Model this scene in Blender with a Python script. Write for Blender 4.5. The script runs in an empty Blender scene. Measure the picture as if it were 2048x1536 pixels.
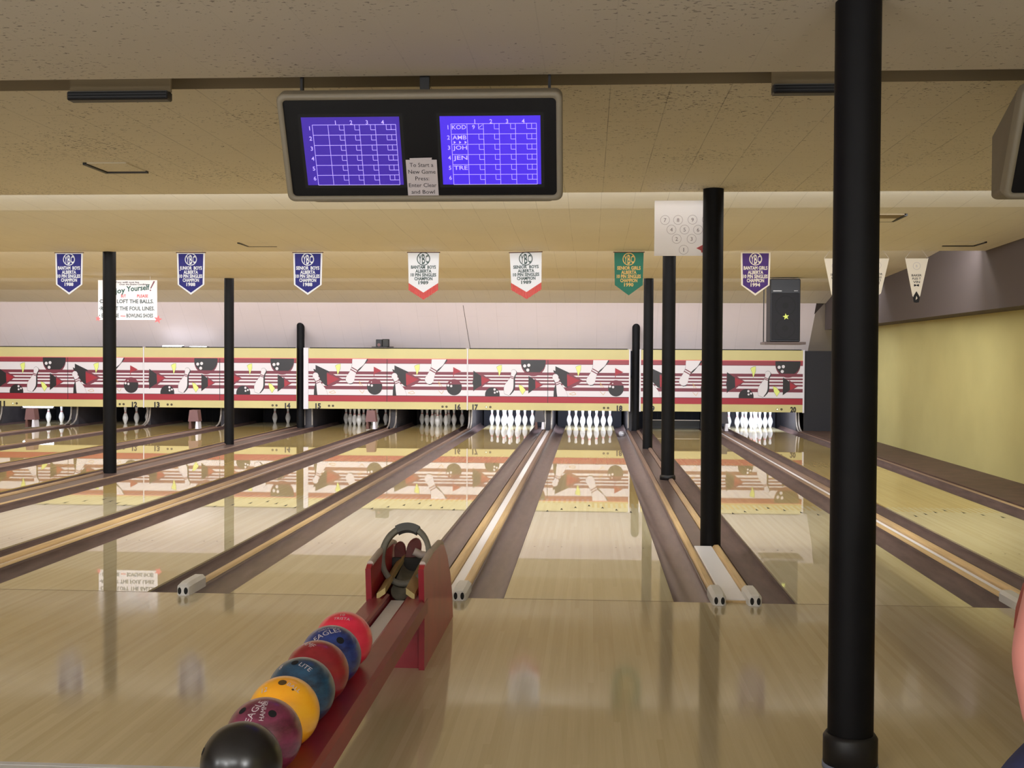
import bpy, math, random
from mathutils import Vector, Matrix
random.seed(7)
sc = bpy.context.scene
COL = sc.collection
PI = math.pi

# ------------------------------------------------------------------ materials
def lin(c):
    return tuple((v/255/12.92 if v/255 <= .04045 else ((v/255+.055)/1.055)**2.4) for v in c)
MATS = {}
def mat(name, rgb, rough=.6, metal=0, coat=0, coat_rough=.03, emit=0, noise=0, nscale=8, spec=.5, nstretch=(1,1,1)):
    if name in MATS: return MATS[name]
    m = bpy.data.materials.new(name); m.use_nodes = True
    nt = m.node_tree; b = nt.nodes['Principled BSDF']
    c = lin(rgb)+(1,)
    b.inputs['Base Color'].default_value = c
    b.inputs['Roughness'].default_value = rough
    b.inputs['Metallic'].default_value = metal
    b.inputs['Coat Weight'].default_value = coat
    b.inputs['Coat Roughness'].default_value = coat_rough
    b.inputs['Specular IOR Level'].default_value = spec
    if emit:
        b.inputs['Emission Color'].default_value = c
        b.inputs['Emission Strength'].default_value = emit
    if noise:
        tc = nt.nodes.new('ShaderNodeTexCoord'); mp = nt.nodes.new('ShaderNodeMapping')
        mp.inputs['Scale'].default_value = nstretch
        n = nt.nodes.new('ShaderNodeTexNoise'); n.inputs['Scale'].default_value = nscale; n.inputs['Detail'].default_value = 5
        r = nt.nodes.new('ShaderNodeMapRange'); r.inputs[1].default_value = .3; r.inputs[2].default_value = .7
        r.inputs[3].default_value = 1-noise; r.inputs[4].default_value = 1+noise
        mx = nt.nodes.new('ShaderNodeVectorMath'); mx.operation = 'SCALE'; mx.inputs[0].default_value = c[:3]
        L = nt.links.new
        L(tc.outputs['Object'], mp.inputs[0]); L(mp.outputs[0], n.inputs['Vector']); L(n.outputs['Fac'], r.inputs[0])
        L(r.outputs[0], mx.inputs['Scale']); L(mx.outputs[0], b.inputs['Base Color'])
    MATS[name] = m
    return m

class NT:
    """tiny helper for longer node graphs"""
    def __init__(s, m): s.nt = m.node_tree; s.N = s.nt.nodes; s.L = s.nt.links.new
    def new(s, t, **k):
        n = s.N.new(t)
        for a, v in k.items(): setattr(n, a, v)
        return n
    def math(s, op, a, b=None, clamp=False):
        n = s.N.new('ShaderNodeMath'); n.operation = op; n.use_clamp = clamp
        for i, x in enumerate((a, b)):
            if x is None: continue
            if isinstance(x, (int, float)): n.inputs[i].default_value = x
            else: s.L(x, n.inputs[i])
        return n.outputs[0]
    def mix(s, f, a, b):
        n = s.N.new('ShaderNodeMix'); n.data_type = 'RGBA'
        for i, x in ((0, f), (6, a), (7, b)):
            if isinstance(x, (int, float)): n.inputs[i].default_value = x
            elif isinstance(x, tuple): n.inputs[i].default_value = x if len(x) == 4 else x+(1,)
            else: s.L(x, n.inputs[i])
        return n.outputs[2]
    def noise(s, vec, scale, detail=3, rough=.5):
        n = s.N.new('ShaderNodeTexNoise'); n.inputs['Scale'].default_value = scale
        n.inputs['Detail'].default_value = detail; n.inputs['Roughness'].default_value = rough
        s.L(vec, n.inputs['Vector']); return n.outputs['Fac']
    def map(s, vec, scale):
        n = s.N.new('ShaderNodeMapping'); n.inputs['Scale'].default_value = scale; s.L(vec, n.inputs[0]); return n.outputs[0]
    def ramp(s, v, a, b, lo=0, hi=1):
        n = s.N.new('ShaderNodeMapRange')
        for i, x in enumerate((a, b, lo, hi)): n.inputs[i+1].default_value = x
        s.L(v, n.inputs[0]); return n.outputs[0]

def plank_mat(name, c1, c2, board=.0270, rough=.35, coat=1, coat_rough=.02, vary=.5, ior=1.5, length=2.4, pine=None):
    m = bpy.data.materials.new(name); m.use_nodes = True; g = NT(m); b = g.N['Principled BSDF']
    pos = g.new('ShaderNodeNewGeometry').outputs['Position']
    sx = g.new('ShaderNodeSeparateXYZ'); g.L(pos, sx.inputs[0])
    bx = g.math('FLOOR', g.math('DIVIDE', sx.outputs[0], board))
    wn = g.new('ShaderNodeTexWhiteNoise'); wn.noise_dimensions = '1D'; g.L(bx, wn.inputs['W'])
    by = g.math('FLOOR', g.math('DIVIDE', g.math('ADD', sx.outputs[1], g.math('MULTIPLY', wn.outputs['Value'], 7.3)), length))
    cb = g.new('ShaderNodeCombineXYZ'); g.L(bx, cb.inputs[0]); g.L(by, cb.inputs[1])
    w2 = g.new('ShaderNodeTexWhiteNoise'); w2.noise_dimensions = '2D'; g.L(cb.outputs[0], w2.inputs['Vector'])
    grain = g.noise(g.map(pos, (90, 2.2, 1)), 1.0, 4)
    big = g.noise(g.map(pos, (.6, .35, 1)), 1.3, 3)
    f = g.math('ADD', g.math('MULTIPLY', w2.outputs['Value'], vary), g.math('MULTIPLY', grain, .5))
    f = g.math('ADD', f, g.math('MULTIPLY', g.math('SUBTRACT', big, .5), .8), clamp=True)
    colr = g.mix(f, lin(c1), lin(c2))
    if pine:      # maple heads, then the yellower pine boards past the arrows, maple again at the pin deck
        jog = g.math('ADD', sx.outputs[1], g.math('MULTIPLY', g.math('MODULO', bx, 2), .35))
        zone = g.math('MULTIPLY', g.math('GREATER_THAN', jog, 4.9), g.math('LESS_THAN', jog, 17.6))
        colr = g.mix(zone, colr, g.mix(f, lin(pine[0]), lin(pine[1])))
    g.L(colr, b.inputs['Base Color'])
    b.inputs['Roughness'].default_value = rough
    b.inputs['Specular IOR Level'].default_value = .2
    b.inputs['Coat Weight'].default_value = coat
    b.inputs['Coat IOR'].default_value = ior
    sm = g.noise(g.map(pos, (2.5, .7, 1)), 1.5, 4)
    g.L(g.ramp(sm, .3, .8, coat_rough*.6, coat_rough*1.6), b.inputs['Coat Roughness'])
    MATS[name] = m; return m

def ceiling_mat(name, c, spots=1.0, seam=.45, sw=.305, big=1.0):
    m = bpy.data.materials.new(name); m.use_nodes = True; g = NT(m); b = g.N['Principled BSDF']
    pos = g.new('ShaderNodeNewGeometry').outputs['Position']
    sx = g.new('ShaderNodeSeparateXYZ'); g.L(pos, sx.inputs[0])
    fx = g.math('FRACT', g.math('DIVIDE', g.math('ADD', sx.outputs[0], 30.1), sw))
    lx = g.math('GREATER_THAN', g.math('ABSOLUTE', g.math('SUBTRACT', fx, .5)), .4915)
    col = g.math('FLOOR', g.math('DIVIDE', g.math('ADD', sx.outputs[0], 30.1), sw))
    st = g.math('MULTIPLY', g.math('MODULO', col, 2), .3)
    fy = g.math('FRACT', g.math('DIVIDE', g.math('ADD', g.math('ADD', sx.outputs[1], 30.0), st), .61))
    ly = g.math('MULTIPLY', g.math('GREATER_THAN', g.math('ABSOLUTE', g.math('SUBTRACT', fy, .5)), .494), .35)
    irr = g.ramp(g.noise(pos, 1.7, 2), .35, .65, .25, 1)
    line = g.math('MULTIPLY', g.math('MULTIPLY', g.math('MAXIMUM', lx, ly), seam), irr)
    # fissures: small dark elongated specks that come in patches
    w = g.noise(g.map(pos, (40*big, 62*big, 20)), 1.0, 2, .6)
    patch = g.noise(pos, 1.1, 3)
    thr = g.math('SUBTRACT', .80, g.math('MULTIPLY', patch, .30))
    sp = g.ramp(g.math('SUBTRACT', w, thr), 0, .03, 0, .8*spots)
    c1 = g.mix(g.noise(pos, .9, 4), tuple(v*.93 for v in lin(c)), tuple(min(1, v*1.07) for v in lin(c)))
    f = g.math('ADD', line, sp, clamp=True)
    g.L(g.mix(f, c1, lin((62, 48, 40))), b.inputs['Base Color'])
    b.inputs['Roughness'].default_value = .8; b.inputs['Specular IOR Level'].default_value = .2
    MATS[name] = m; return m

plank_mat('lane_maple', (226, 214, 176), (206, 190, 146), rough=.4, coat_rough=.016, ior=1.54, pine=((224, 198, 128), (202, 170, 98)))
plank_mat('approach_maple', (210, 196, 160), (186, 168, 128), board=.027, rough=.45, coat_rough=.075, vary=.5, ior=1.5)
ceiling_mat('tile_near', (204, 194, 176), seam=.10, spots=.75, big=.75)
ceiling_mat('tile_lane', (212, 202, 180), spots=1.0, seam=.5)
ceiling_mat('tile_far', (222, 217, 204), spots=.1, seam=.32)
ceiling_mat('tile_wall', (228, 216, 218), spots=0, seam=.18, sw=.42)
M_ = lambda n: MATS[n]
mat('gutter_vinyl', (92, 74, 70), rough=.5, spec=.25, noise=.22, nscale=3, nstretch=(8, 1, 8))
mat('gutter_shiny', (96, 78, 76), rough=.3, spec=.45, noise=.25, nscale=3, nstretch=(8, 1, 8))
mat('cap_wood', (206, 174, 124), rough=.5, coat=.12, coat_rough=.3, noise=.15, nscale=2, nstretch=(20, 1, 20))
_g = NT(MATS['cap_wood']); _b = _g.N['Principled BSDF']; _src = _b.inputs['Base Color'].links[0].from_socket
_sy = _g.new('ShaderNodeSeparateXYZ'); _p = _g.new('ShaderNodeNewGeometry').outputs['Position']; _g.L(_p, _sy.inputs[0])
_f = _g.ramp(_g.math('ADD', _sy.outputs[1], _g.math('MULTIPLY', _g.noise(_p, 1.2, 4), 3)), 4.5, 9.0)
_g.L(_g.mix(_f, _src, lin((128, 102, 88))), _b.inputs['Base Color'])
mat('cap_white', (226, 224, 222), rough=.4)
mat('hole_black', (12, 11, 12), rough=.7)
mat('return_white', (250, 248, 252), rough=.35)
mat('board_dark', (84, 66, 62), rough=.45, coat=.3, coat_rough=.2, noise=.15, nscale=3)
mat('post_black', (17, 16, 18), rough=.55, spec=.15, noise=.15, nscale=9)
mat('subfloor', (34, 28, 26), rough=.8)
mat('slot_brown', (132, 116, 88), rough=.8)
mat('fixture_black', (20, 18, 20), rough=.5)
mat('yellow_paint', (204, 192, 132), rough=.5, noise=.03, nscale=2)
mat('wall_yellow', (186, 177, 120), rough=.75, noise=.05, nscale=1.5)
mat('soffit_grey', (78, 68, 66), rough=.8)
mat('art_white', (224, 218, 220), rough=.4)
mat('art_red', (160, 36, 50), rough=.4)
mat('art_redband', (150, 54, 64), rough=.4)
mat('art_maroon', (118, 48, 62), rough=.4)
mat('art_black', (34, 30, 32), rough=.4)
mat('art_lime', (226, 236, 130), rough=.4)
mat('white_paint', (224, 220, 224), rough=.5)
mat('black_panel', (26, 24, 30), rough=.6)
mat('pin_white', (246, 246, 248), rough=.25, coat=.4)
mat('pin_red', (190, 40, 44), rough=.3)
mat('pit_dark', (26, 26, 38), rough=.7)
mat('kick_grey', (66, 62, 66), rough=.4, noise=.2, nscale=4)
mat('kick_edge', (160, 150, 140), rough=.35, coat=.4)
mat('pinkgrey', (118, 84, 82), rough=.6)
mat('brown_base', (96, 62, 52), rough=.6)
mat('bezel_beige', (140, 130, 112), rough=.5)
mat('housing_grey', (122, 112, 98), rough=.6)
mat('face_black', (12, 11, 13), rough=.3, spec=.3)
mat('steel', (130, 128, 126), rough=.35, metal=.8)
mat('screen_dim', (70, 44, 178), rough=.3, emit=.40)
mat('screen_bright', (76, 48, 232), rough=.3, emit=.62)
mat('screen_text', (188, 170, 246), rough=.3, emit=.85)
mat('paper', (206, 196, 198), rough=.8)
mat('paper_white', (246, 242, 246), rough=.7)
_m = mat('paper_lit', (250, 248, 250), rough=.8); _g = NT(_m); _t = _g.new('ShaderNodeBsdfTranslucent'); _t.inputs[0].default_value = (.95, .93, .93, 1)
_x = _g.new('ShaderNodeMixShader'); _x.inputs[0].default_value = .5; _g.L(_g.N['Principled BSDF'].outputs[0], _x.inputs[1]); _g.L(_t.outputs[0], _x.inputs[2]); _g.L(_x.outputs[0], _g.N['Material Output'].inputs[0])
mat('ink', (40, 36, 40), rough=.7)
mat('pencil', (186, 178, 184), rough=.7)
mat('sign_green', (44, 92, 84), rough=.7)
mat('sign_ink', (66, 84, 84), rough=.7)
mat('sign_red', (214, 70, 74), rough=.7)
mat('sign_pink', (240, 120, 124), rough=.7)
mat('navy', (34, 34, 116), rough=.75, noise=.08, nscale=30)
mat('banner_white', (226, 228, 234), rough=.75)
mat('banner_green', (32, 104, 84), rough=.75)
mat('banner_purple', (70, 40, 112), rough=.75)
mat('banner_gold', (206, 166, 92), rough=.7)
mat('banner_cream', (232, 222, 204), rough=.75)
mat('banner_red', (206, 62, 70), rough=.8)
mat('rack_red', (136, 24, 38), rough=.42, coat=.2, coat_rough=.25, noise=.12, nscale=5)
mat('rack_worn', (168, 42, 50), rough=.42, coat=.3, coat_rough=.2, noise=.15, nscale=5)
mat('track_white', (226, 220, 216), rough=.4)
mat('rubber_grey', (118, 114, 102), rough=.55, noise=.15, nscale=20)
mat('rubber_dark', (50, 48, 44), rough=.6)
mat('sleeve_grey', (92, 92, 90), rough=.6)
mat('pad_tan', (176, 156, 100), rough=.55, noise=.12, nscale=12)
mat('flap_brown', (108, 52, 50), rough=.5, noise=.15, nscale=14)
mat('pad_pale', (200, 186, 176), rough=.6, noise=.08, nscale=12)
mat('skin', (214, 140, 130), rough=.5, noise=.06, nscale=9)
mat('denim', (44, 50, 92), rough=.85, noise=.15, nscale=60)
mat('shirt', (176, 92, 104), rough=.85)
mat('hair', (60, 42, 30), rough=.6)
mat('shoe', (200, 60, 50), rough=.5)
mat('lip', (190, 96, 92), rough=.5)
mat('tube_glow', (240, 244, 255), emit=9)
mat('tube_pit', (235, 240, 255), emit=9)
mat('speaker_black', (24, 25, 34), rough=.45)
mat('driver_dark', (15, 15, 20), rough=.7)
mat('speaker_grille', (22, 22, 30), rough=.7)
mat('star_lime', (226, 240, 120), rough=.6)
mat('floor_pale', (206, 206, 208), rough=.4)
mat('brown_ledge', (84, 62, 54), rough=.6, noise=.25, nscale=5)
mat('wall_plain', (170, 156, 134), rough=.8)
def ball_mat(name, c1, c2, scale=14, coat=.7, cr=.16):
    m = bpy.data.materials.new(name); m.use_nodes = True; g = NT(m); b = g.N['Principled BSDF']
    tc = g.new('ShaderNodeTexCoord').outputs['Object']
    n = g.noise(g.map(tc, (1, 1, 2.2)), scale, 6, .65)
    g.L(g.mix(g.ramp(n, .35, .68), lin(c1), lin(c2)), b.inputs['Base Color'])
    b.inputs['Roughness'].default_value = .3; b.inputs['Coat Weight'].default_value = coat; b.inputs['Coat Roughness'].default_value = cr
    MATS[name] = m
ball_mat('ball_black', (12, 11, 14), (22, 20, 25), coat=.35, cr=.22)
ball_mat('ball_maroon', (84, 24, 46), (132, 50, 84))
ball_mat('ball_yellow', (248, 166, 24), (255, 190, 44), 6)
ball_mat('ball_teal', (14, 36, 62), (36, 84, 116), 18)
ball_mat('ball_red', (128, 16, 30), (158, 34, 46), 8)
ball_mat('ball_blue', (16, 24, 82), (38, 66, 140), 18)
ball_mat('ball_pink', (226, 34, 66), (240, 56, 88), 6)
ball_mat('ball_marble', (120, 120, 130), (235, 235, 240), 22)

# ------------------------------------------------------------------ mesh builder
class MB:
    def __init__(s): s.v = []; s.f = []; s.m = []; s.sm = []; s.mats = []
    def mi(s, m):
        if isinstance(m, str): m = MATS[m]
        if m not in s.mats: s.mats.append(m)
        return s.mats.index(m)
    def add(s, vs, fs, m, smooth=False):
        o = len(s.v); k = s.mi(m)
        s.v += [tuple(v) for v in vs]
        for f in fs: s.f.append([i+o for i in f]); s.m.append(k); s.sm.append(smooth)
        return s
    def box(s, x0, x1, y0, y1, z0, z1, m, bev=0):
        if bev:
            b = min(bev, abs(x1-x0)*.49, abs(y1-y0)*.49, abs(z1-z0)*.49)
            vs = []; 
            for X, sx in ((x0, 1), (x1, -1)):
                for Y, sy in ((y0, 1), (y1, -1)):
                    for Z, sz in ((z0, 1), (z1, -1)):
                        vs += [(X, Y+sy*b, Z+sz*b), (X+sx*b, Y, Z+sz*b), (X+sx*b, Y+sy*b, Z)]
            ix = lambda i, j, k, c: (i*4+j*2+k)*3+c
            fs = []
            fs += [[ix(i, 0, 0, 0), ix(i, 1, 0, 0), ix(i, 1, 1, 0), ix(i, 0, 1, 0)] for i in (0, 1)]
            fs += [[ix(0, j, 0, 1), ix(1, j, 0, 1), ix(1, j, 1, 1), ix(0, j, 1, 1)] for j in (0, 1)]
            fs += [[ix(0, 0, k, 2), ix(1, 0, k, 2), ix(1, 1, k, 2), ix(0, 1, k, 2)] for k in (0, 1)]
            for a in (0, 1):
                for c in (0, 1):
                    fs.append([ix(a, c, 0, 0), ix(a, c, 1, 0), ix(a, c, 1, 1), ix(a, c, 0, 1)])
                    fs.append([ix(a, 0, c, 0), ix(a, 1, c, 0), ix(a, 1, c, 2), ix(a, 0, c, 2)])
                    fs.append([ix(0, a, c, 1), ix(1, a, c, 1), ix(1, a, c, 2), ix(0, a, c, 2)])
            for i in (0, 1):
                for j in (0, 1):
                    for k in (0, 1): fs.append([ix(i, j, k, 0), ix(i, j, k, 1), ix(i, j, k, 2)])
            return s.add(vs, fs, m)
        vs = [(x, y, z) for x in (x0, x1) for y in (y0, y1) for z in (z0, z1)]
        return s.add(vs, [[0, 1, 3, 2], [4, 6, 7, 5], [0, 4, 5, 1], [2, 3, 7, 6], [0, 2, 6, 4], [1, 5, 7, 3]], m)
    def prism(s, pts, axis, a, b, m, smooth=False):
        """closed 2D outline extruded along an axis ('x': pts=(y,z); 'y': pts=(x,z); 'z': pts=(x,y))"""
        def P(p, t):
            return (t, p[0], p[1]) if axis == 'x' else (p[0], t, p[1]) if axis == 'y' else (p[0], p[1], t)
        n = len(pts); vs = [P(p, a) for p in pts]+[P(p, b) for p in pts]
        s.add(vs, [[i, (i+1) % n, n+(i+1) % n, n+i] for i in range(n)], m, smooth)
        return s.add(vs, [list(range(n))[::-1], [n+i for i in range(n)]], m)
    def lathe(s, prof, m, n=24, org=(0, 0, 0), smooth=True):
        vs = []
        for r, z in prof:
            for i in range(n):
                a = 2*PI*i/n; vs.append((org[0]+r*math.cos(a), org[1]+r*math.sin(a), org[2]+z))
        fs = [[k*n+i, k*n+(i+1) % n, (k+1)*n+(i+1) % n, (k+1)*n+i] for k in range(len(prof)-1) for i in range(n)]
        s.add(vs, fs, m, smooth)
        s.add(vs[:n], [list(range(n))[::-1]], m); s.add(vs[-n:], [list(range(n))], m)
        return s
    def tube(s, pts, r, m, n=10, sq=None):
        """tube through points; r number or list; sq=(w,h) gives a flat strap section"""
        P = [Vector(p) for p in pts]; vs = []; up = None
        for i, p in enumerate(P):
            t = (P[min(i+1, len(P)-1)]-P[max(i-1, 0)]).normalized()
            if up is None:
                up = Vector((0, 0, 1)) if abs(t.z) < .9 else Vector((0, 1, 0))
            a = t.cross(up).normalized(); b = a.cross(t).normalized(); up = b
            rr = r[i] if isinstance(r, (list, tuple)) else r
            for k in range(n):
                w = 2*PI*(k+.5)/n; vs.append(p+(a*math.cos(w)+b*math.sin(w))*rr)
        fs = [[k*n+i, k*n+(i+1) % n, (k+1)*n+(i+1) % n, (k+1)*n+i] for k in range(len(P)-1) for i in range(n)]
        s.add(vs, fs, m, True)
        s.add(vs[:n], [list(range(n))[::-1]], m); s.add(vs[-n:], [list(range(n))], m)
        return s
    def flat(s, polys, org, ux, uy, m, off=0):
        """list of 2D polygons placed on a plane"""
        ux, uy, o = Vector(ux), Vector(uy), Vector(org); nrm = ux.cross(uy).normalized()
        for p in polys:
            s.add([o+ux*x+uy*y+nrm*off for x, y in p], [list(range(len(p)))], m)
        return s
    def text(s, txt, org, ux, uy, h, m, w=None, off=.001, bold=.0, align='c'):
        V, F = text_mesh(txt, bold)
        if not V: return s
        x0 = min(v[0] for v in V); x1 = max(v[0] for v in V); sy = h/.72; sx = sy
        if w: sx = w/(x1-x0)
        xc = {'c': (x0+x1)/2, 'l': x0, 'r': x1}[align]
        ux, uy, o = Vector(ux), Vector(uy), Vector(org); nrm = ux.cross(uy).normalized()
        return s.add([o+ux*((x-xc)*sx)+uy*((y-.36)*sy)+nrm*off for x, y in V], F, m)
    def build(s, name, parent=None, loc=None):
        me = bpy.data.meshes.new(name); me.from_pydata(s.v, [], s.f)
        for m in s.mats: me.materials.append(m)
        me.polygons.foreach_set('material_index', s.m); me.polygons.foreach_set('use_smooth', s.sm)
        me.update()
        o = bpy.data.objects.new(name, me); COL.objects.link(o)
        if loc: o.location = loc
        if parent: o.parent = parent
        return o
_tm = {}
def text_mesh(txt, bold=0):
    k = (txt, bold)
    if k not in _tm:
        cu = bpy.data.curves.new('t', 'FONT'); cu.body = txt; cu.size = 1; cu.offset = bold; cu.resolution_u = 2
        ob = bpy.data.objects.new('t', cu); COL.objects.link(ob)
        bpy.context.view_layer.update()
        me = ob.evaluated_get(bpy.context.evaluated_depsgraph_get()).to_mesh()
        _tm[k] = ([(v.co.x, v.co.y) for v in me.vertices], [list(p.vertices) for p in me.polygons])
        ob.evaluated_get(bpy.context.evaluated_depsgraph_get()).to_mesh_clear()
        bpy.data.objects.remove(ob); bpy.data.curves.remove(cu)
    return _tm[k]

def tag(o, label=None, cat=None, group=None, kind=None):
    if label: o['label'] = label
    if cat: o['category'] = cat
    if group: o['group'] = group
    if kind: o['kind'] = kind
    return o
def empty(name, loc, label, cat, group=None):
    o = bpy.data.objects.new(name, None); o.empty_display_size = .1; COL.objects.link(o); o.location = loc
    return tag(o, label, cat, group)
def struct(mb, name, label=None):
    o = mb.build(name); o['kind'] = 'structure'
    if label: tag(o, label, 'room part')
    return o
def copy_tree(o, parent=None):
    c = o.copy(); COL.objects.link(c); c.parent = parent
    for ch in list(o.children): copy_tree(ch, c)
    return c

# 2D helpers
def circ(cx, cy, rx, ry=None, n=28, a0=0, a1=360):
    ry = ry or rx
    return [(cx+rx*math.cos(math.radians(a0+(a1-a0)*i/n)), cy+ry*math.sin(math.radians(a0+(a1-a0)*i/n))) for i in range(n if a1-a0 == 360 else n+1)]
def clip(p, x0, x1, y0, y1):
    def cut(p, ins, inter):
        out = []
        for i in range(len(p)):
            a, b = p[i-1], p[i]
            if ins(b):
                if not ins(a): out.append(inter(a, b))
                out.append(b)
            elif ins(a): out.append(inter(a, b))
        return out
    for ax, v, sg in ((0, x0, 1), (0, x1, -1), (1, y0, 1), (1, y1, -1)):
        if len(p) < 3: return []
        def inter(a, b):
            t = (v-a[ax])/(b[ax]-a[ax]); return (a[0]+(b[0]-a[0])*t, a[1]+(b[1]-a[1])*t)
        p = cut(p, lambda q: sg*(q[ax]-v) >= 0, inter)
    return p if len(p) >= 3 else []
def ring(cx, cy, r, t, n=24, ry=None):
    ry = ry or r; out = []
    for i in range(n):
        a, b = 2*PI*i/n, 2*PI*(i+1)/n
        out.append([(cx+r*math.cos(a), cy+ry*math.sin(a)), (cx+r*math.cos(b), cy+ry*math.sin(b)),
                    (cx+(r-t)*math.cos(b), cy+(ry-t)*math.sin(b)), (cx+(r-t)*math.cos(a), cy+(ry-t)*math.sin(a))])
    return out
def rect(x0, x1, y0, y1): return [(x0, y0), (x1, y0), (x1, y1), (x0, y1)]
def star(cx, cy, r, q=.42, n=5, rot=0):
    return [(cx+(r if i % 2 == 0 else r*q)*math.sin(PI*i/n+rot), cy+(r if i % 2 == 0 else r*q)*math.cos(PI*i/n+rot)) for i in range(2*n)]

# ------------------------------------------------------------------ camera
cam = bpy.data.cameras.new('camera'); co = bpy.data.objects.new('camera', cam); COL.objects.link(co)
f_px = 2337.4; cam.sensor_width = 36; cam.lens = f_px/2048*36; cam.clip_end = 200
yaw, pitch, roll = .0665, -.0216, .0051
co.matrix_world = Matrix.Translation((0, -7.246, 1.498)) @ Matrix.Rotation(yaw, 4, 'Z') @ Matrix.Rotation(PI/2+pitch, 4, 'X') @ Matrix.Rotation(roll, 4, 'Z')
sc.camera = co

# ------------------------------------------------------------------ lane layout
LW = 1.054; H = LW/2; G = .235; LEN = 19.35
centers = {18: 0.0, 17: -1.746, 16: -3.34, 15: -5.086}
centers[14] = -5.613-.90-H; centers[13] = centers[14]-1.746; centers[12] = centers[13]-1.594; centers[11] = centers[12]-1.746
centers[10] = centers[11]-1.594
centers[19] = 1.81; centers[20] = 3.556

XL, XR = -15.0, 5.18
WORD = dict(zip(range(9, 21), 'nine ten eleven twelve thirteen fourteen fifteen sixteen seventeen eighteen nineteen twenty'.split()))
# floor: approach, the pale seating floor and the subfloor under the lanes
fl = MB(); fl.box(XL, XR, -3.09, 0, -.12, 0, 'approach_maple'); struct(fl, 'floor')
fl = MB(); fl.box(XL, XR, -12, -3.12, -.12, -.001, 'floor_pale'); fl.box(XL, XR, -3.12, -3.09, -.12, 0, 'floor_pale'); struct(fl, 'trim_1')
fl = MB(); fl.box(XL, XR, 0, 21, -.2, -.12, 'subfloor'); struct(fl, 'trim_2')

# bowling lanes
WORN = {18: 'shiny', 17: 'shiny'}
for n, cx in centers.items():
    mb = MB()
    mb.box(cx-H, cx+H, 0.004, LEN, -.119, 0, 'lane_maple')
    mb.flat([rect(cx-H, cx+H, .004, .012)], (0, 0, 0), (1, 0, 0), (0, 1, 0), 'brown_base', .0005)
    for k in range(7):                              # aiming arrows
        ax = cx+(k-3)*.1365; ay = 4.72-abs(k-3)*.155
        mb.flat([[(ax-.014, ay-.075), (ax, ay-.055), (ax+.014, ay-.075), (ax, ay+.07)]], (0, 0, 0), (1, 0, 0), (0, 1, 0), 'hole_black', .0007)
    for k in (-4, -3, -2, 2, 3, 4):                 # aiming dots
        mb.flat([circ(cx+k*.108, 2.05, .008, n=10)], (0, 0, 0), (1, 0, 0), (0, 1, 0), 'hole_black', .0007)
    o = mb.build('bowling_lane')
    tag(o, 'glossy maple bowling lane %s, running back under its painted number' % WORD[n], 'bowling lane', 'bowling lanes')

def gutter(x0, name_n, side, shiny=False):
    """rounded channel from x0 to x0+G"""
    mb = MB(); pts = []; N = 14; m = 'gutter_shiny' if shiny else 'gutter_vinyl'
    for i in range(N+1):
        a = PI*i/N; t = (1-math.cos(a))/2; u = t if side == 'right' else 1-t   # u: 0 at the lane edge, 1 at the rail
        pts.append((x0+G/2-math.cos(a)*(G/2-.001), -.012+.030*u**2-.066*math.sin(a)**.8))
    out = [(x, z-.008) for x, z in pts]
    vs = [(x, y, z) for y in (.004, LEN+.3) for x, z in pts+out[::-1]]
    n = len(pts)*2
    fs = [[i, (i+1) % n, n+(i+1) % n, n+i] for i in range(n)]
    mb.add(vs, fs, m, True); mb.add(vs, [[N-i, N-i-1, n-N+i, n-1-N+i] for i in range(0)], m)
    o = mb.build('gutter')
    tag(o, 'long brown gutter running along the %s side of lane %s' % (side, WORD[name_n]), 'gutter', 'lane gutters')
    return o
for n, cx in centers.items():
    gutter(cx+H, n, 'right', n in (17, 18)); gutter(cx-H-G, n, 'left', n in (17, 18))

def rail(x0, x1, label, y1=17.27, z1=.024, cap=True):
    r = empty('divider_rail', ((x0+x1)/2, 0, -.12), label, 'rail', 'wooden rails between the gutters')
    w = (x1-x0)/2; pr = [(-w, 0), (w, 0), (w, z1+.12-.018), (w-.012, z1+.12-.004), (w*.4, z1+.12), (-w*.4, z1+.12), (-w+.012, z1+.12-.004), (-w, z1+.12-.018)]
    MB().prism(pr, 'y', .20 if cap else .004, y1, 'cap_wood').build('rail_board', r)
    if cap:
        e = MB(); h = z1+.165; W = w+.012
        prof = [(-W, .0), (W, .0), (W, h-.02), (W-.02, h), (-W+.02, h), (-W, h-.02)]
        stations = [(.22, 1, 1), (-.02, 1, 1), (-.055, .96, .96), (-.078, .84, .88), (-.09, .55, .72)]
        vs = []; 
        for y, sx, sz in stations: vs += [(x*sx, y, .12+(z-.12)*sz if z > .12 else max(z, .1205) ) for x, z in [(px, max(pz, .1205)) for px, pz in prof]]
        k = 6; fs = [[i*k+j, i*k+(j+1) % k, (i+1)*k+(j+1) % k, (i+1)*k+j] for i in range(4) for j in range(k)]
        e.add(vs, fs, 'cap_white'); e.add(vs[-k:], [list(range(k))], 'cap_white'); e.add(vs[:k], [list(range(k))[::-1]], 'cap_white')
        c = e.build('end_cap', r); c['label'] = 'white end cap with two dark holes'
        for sx in (-1, 1):
            hl = MB(); P0 = Vector((sx*W*.44, -.089, .15))
            hl.add([P0+Vector((math.cos(a)*.0115, -.002-abs(math.cos(a)+sx)*0, math.sin(a)*.022)) for a in [2*PI*i/16 for i in range(16)]]+[P0+Vector((math.cos(a)*.0115, .03, math.sin(a)*.022)) for a in [2*PI*i/16 for i in range(16)]],
                   [list(range(16))]+[[i, (i+1) % 16, 16+(i+1) % 16, 16+i] for i in range(16)], 'hole_black')
            hl.build('end_hole', c)
    return r
def strip(x0, x1, y0, y1, z0, z1, m, name, label, cat):
    o = MB().box(x0, x1, y0, y1, z0, z1, m, bev=.003).build(name); return tag(o, label, cat)

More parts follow.
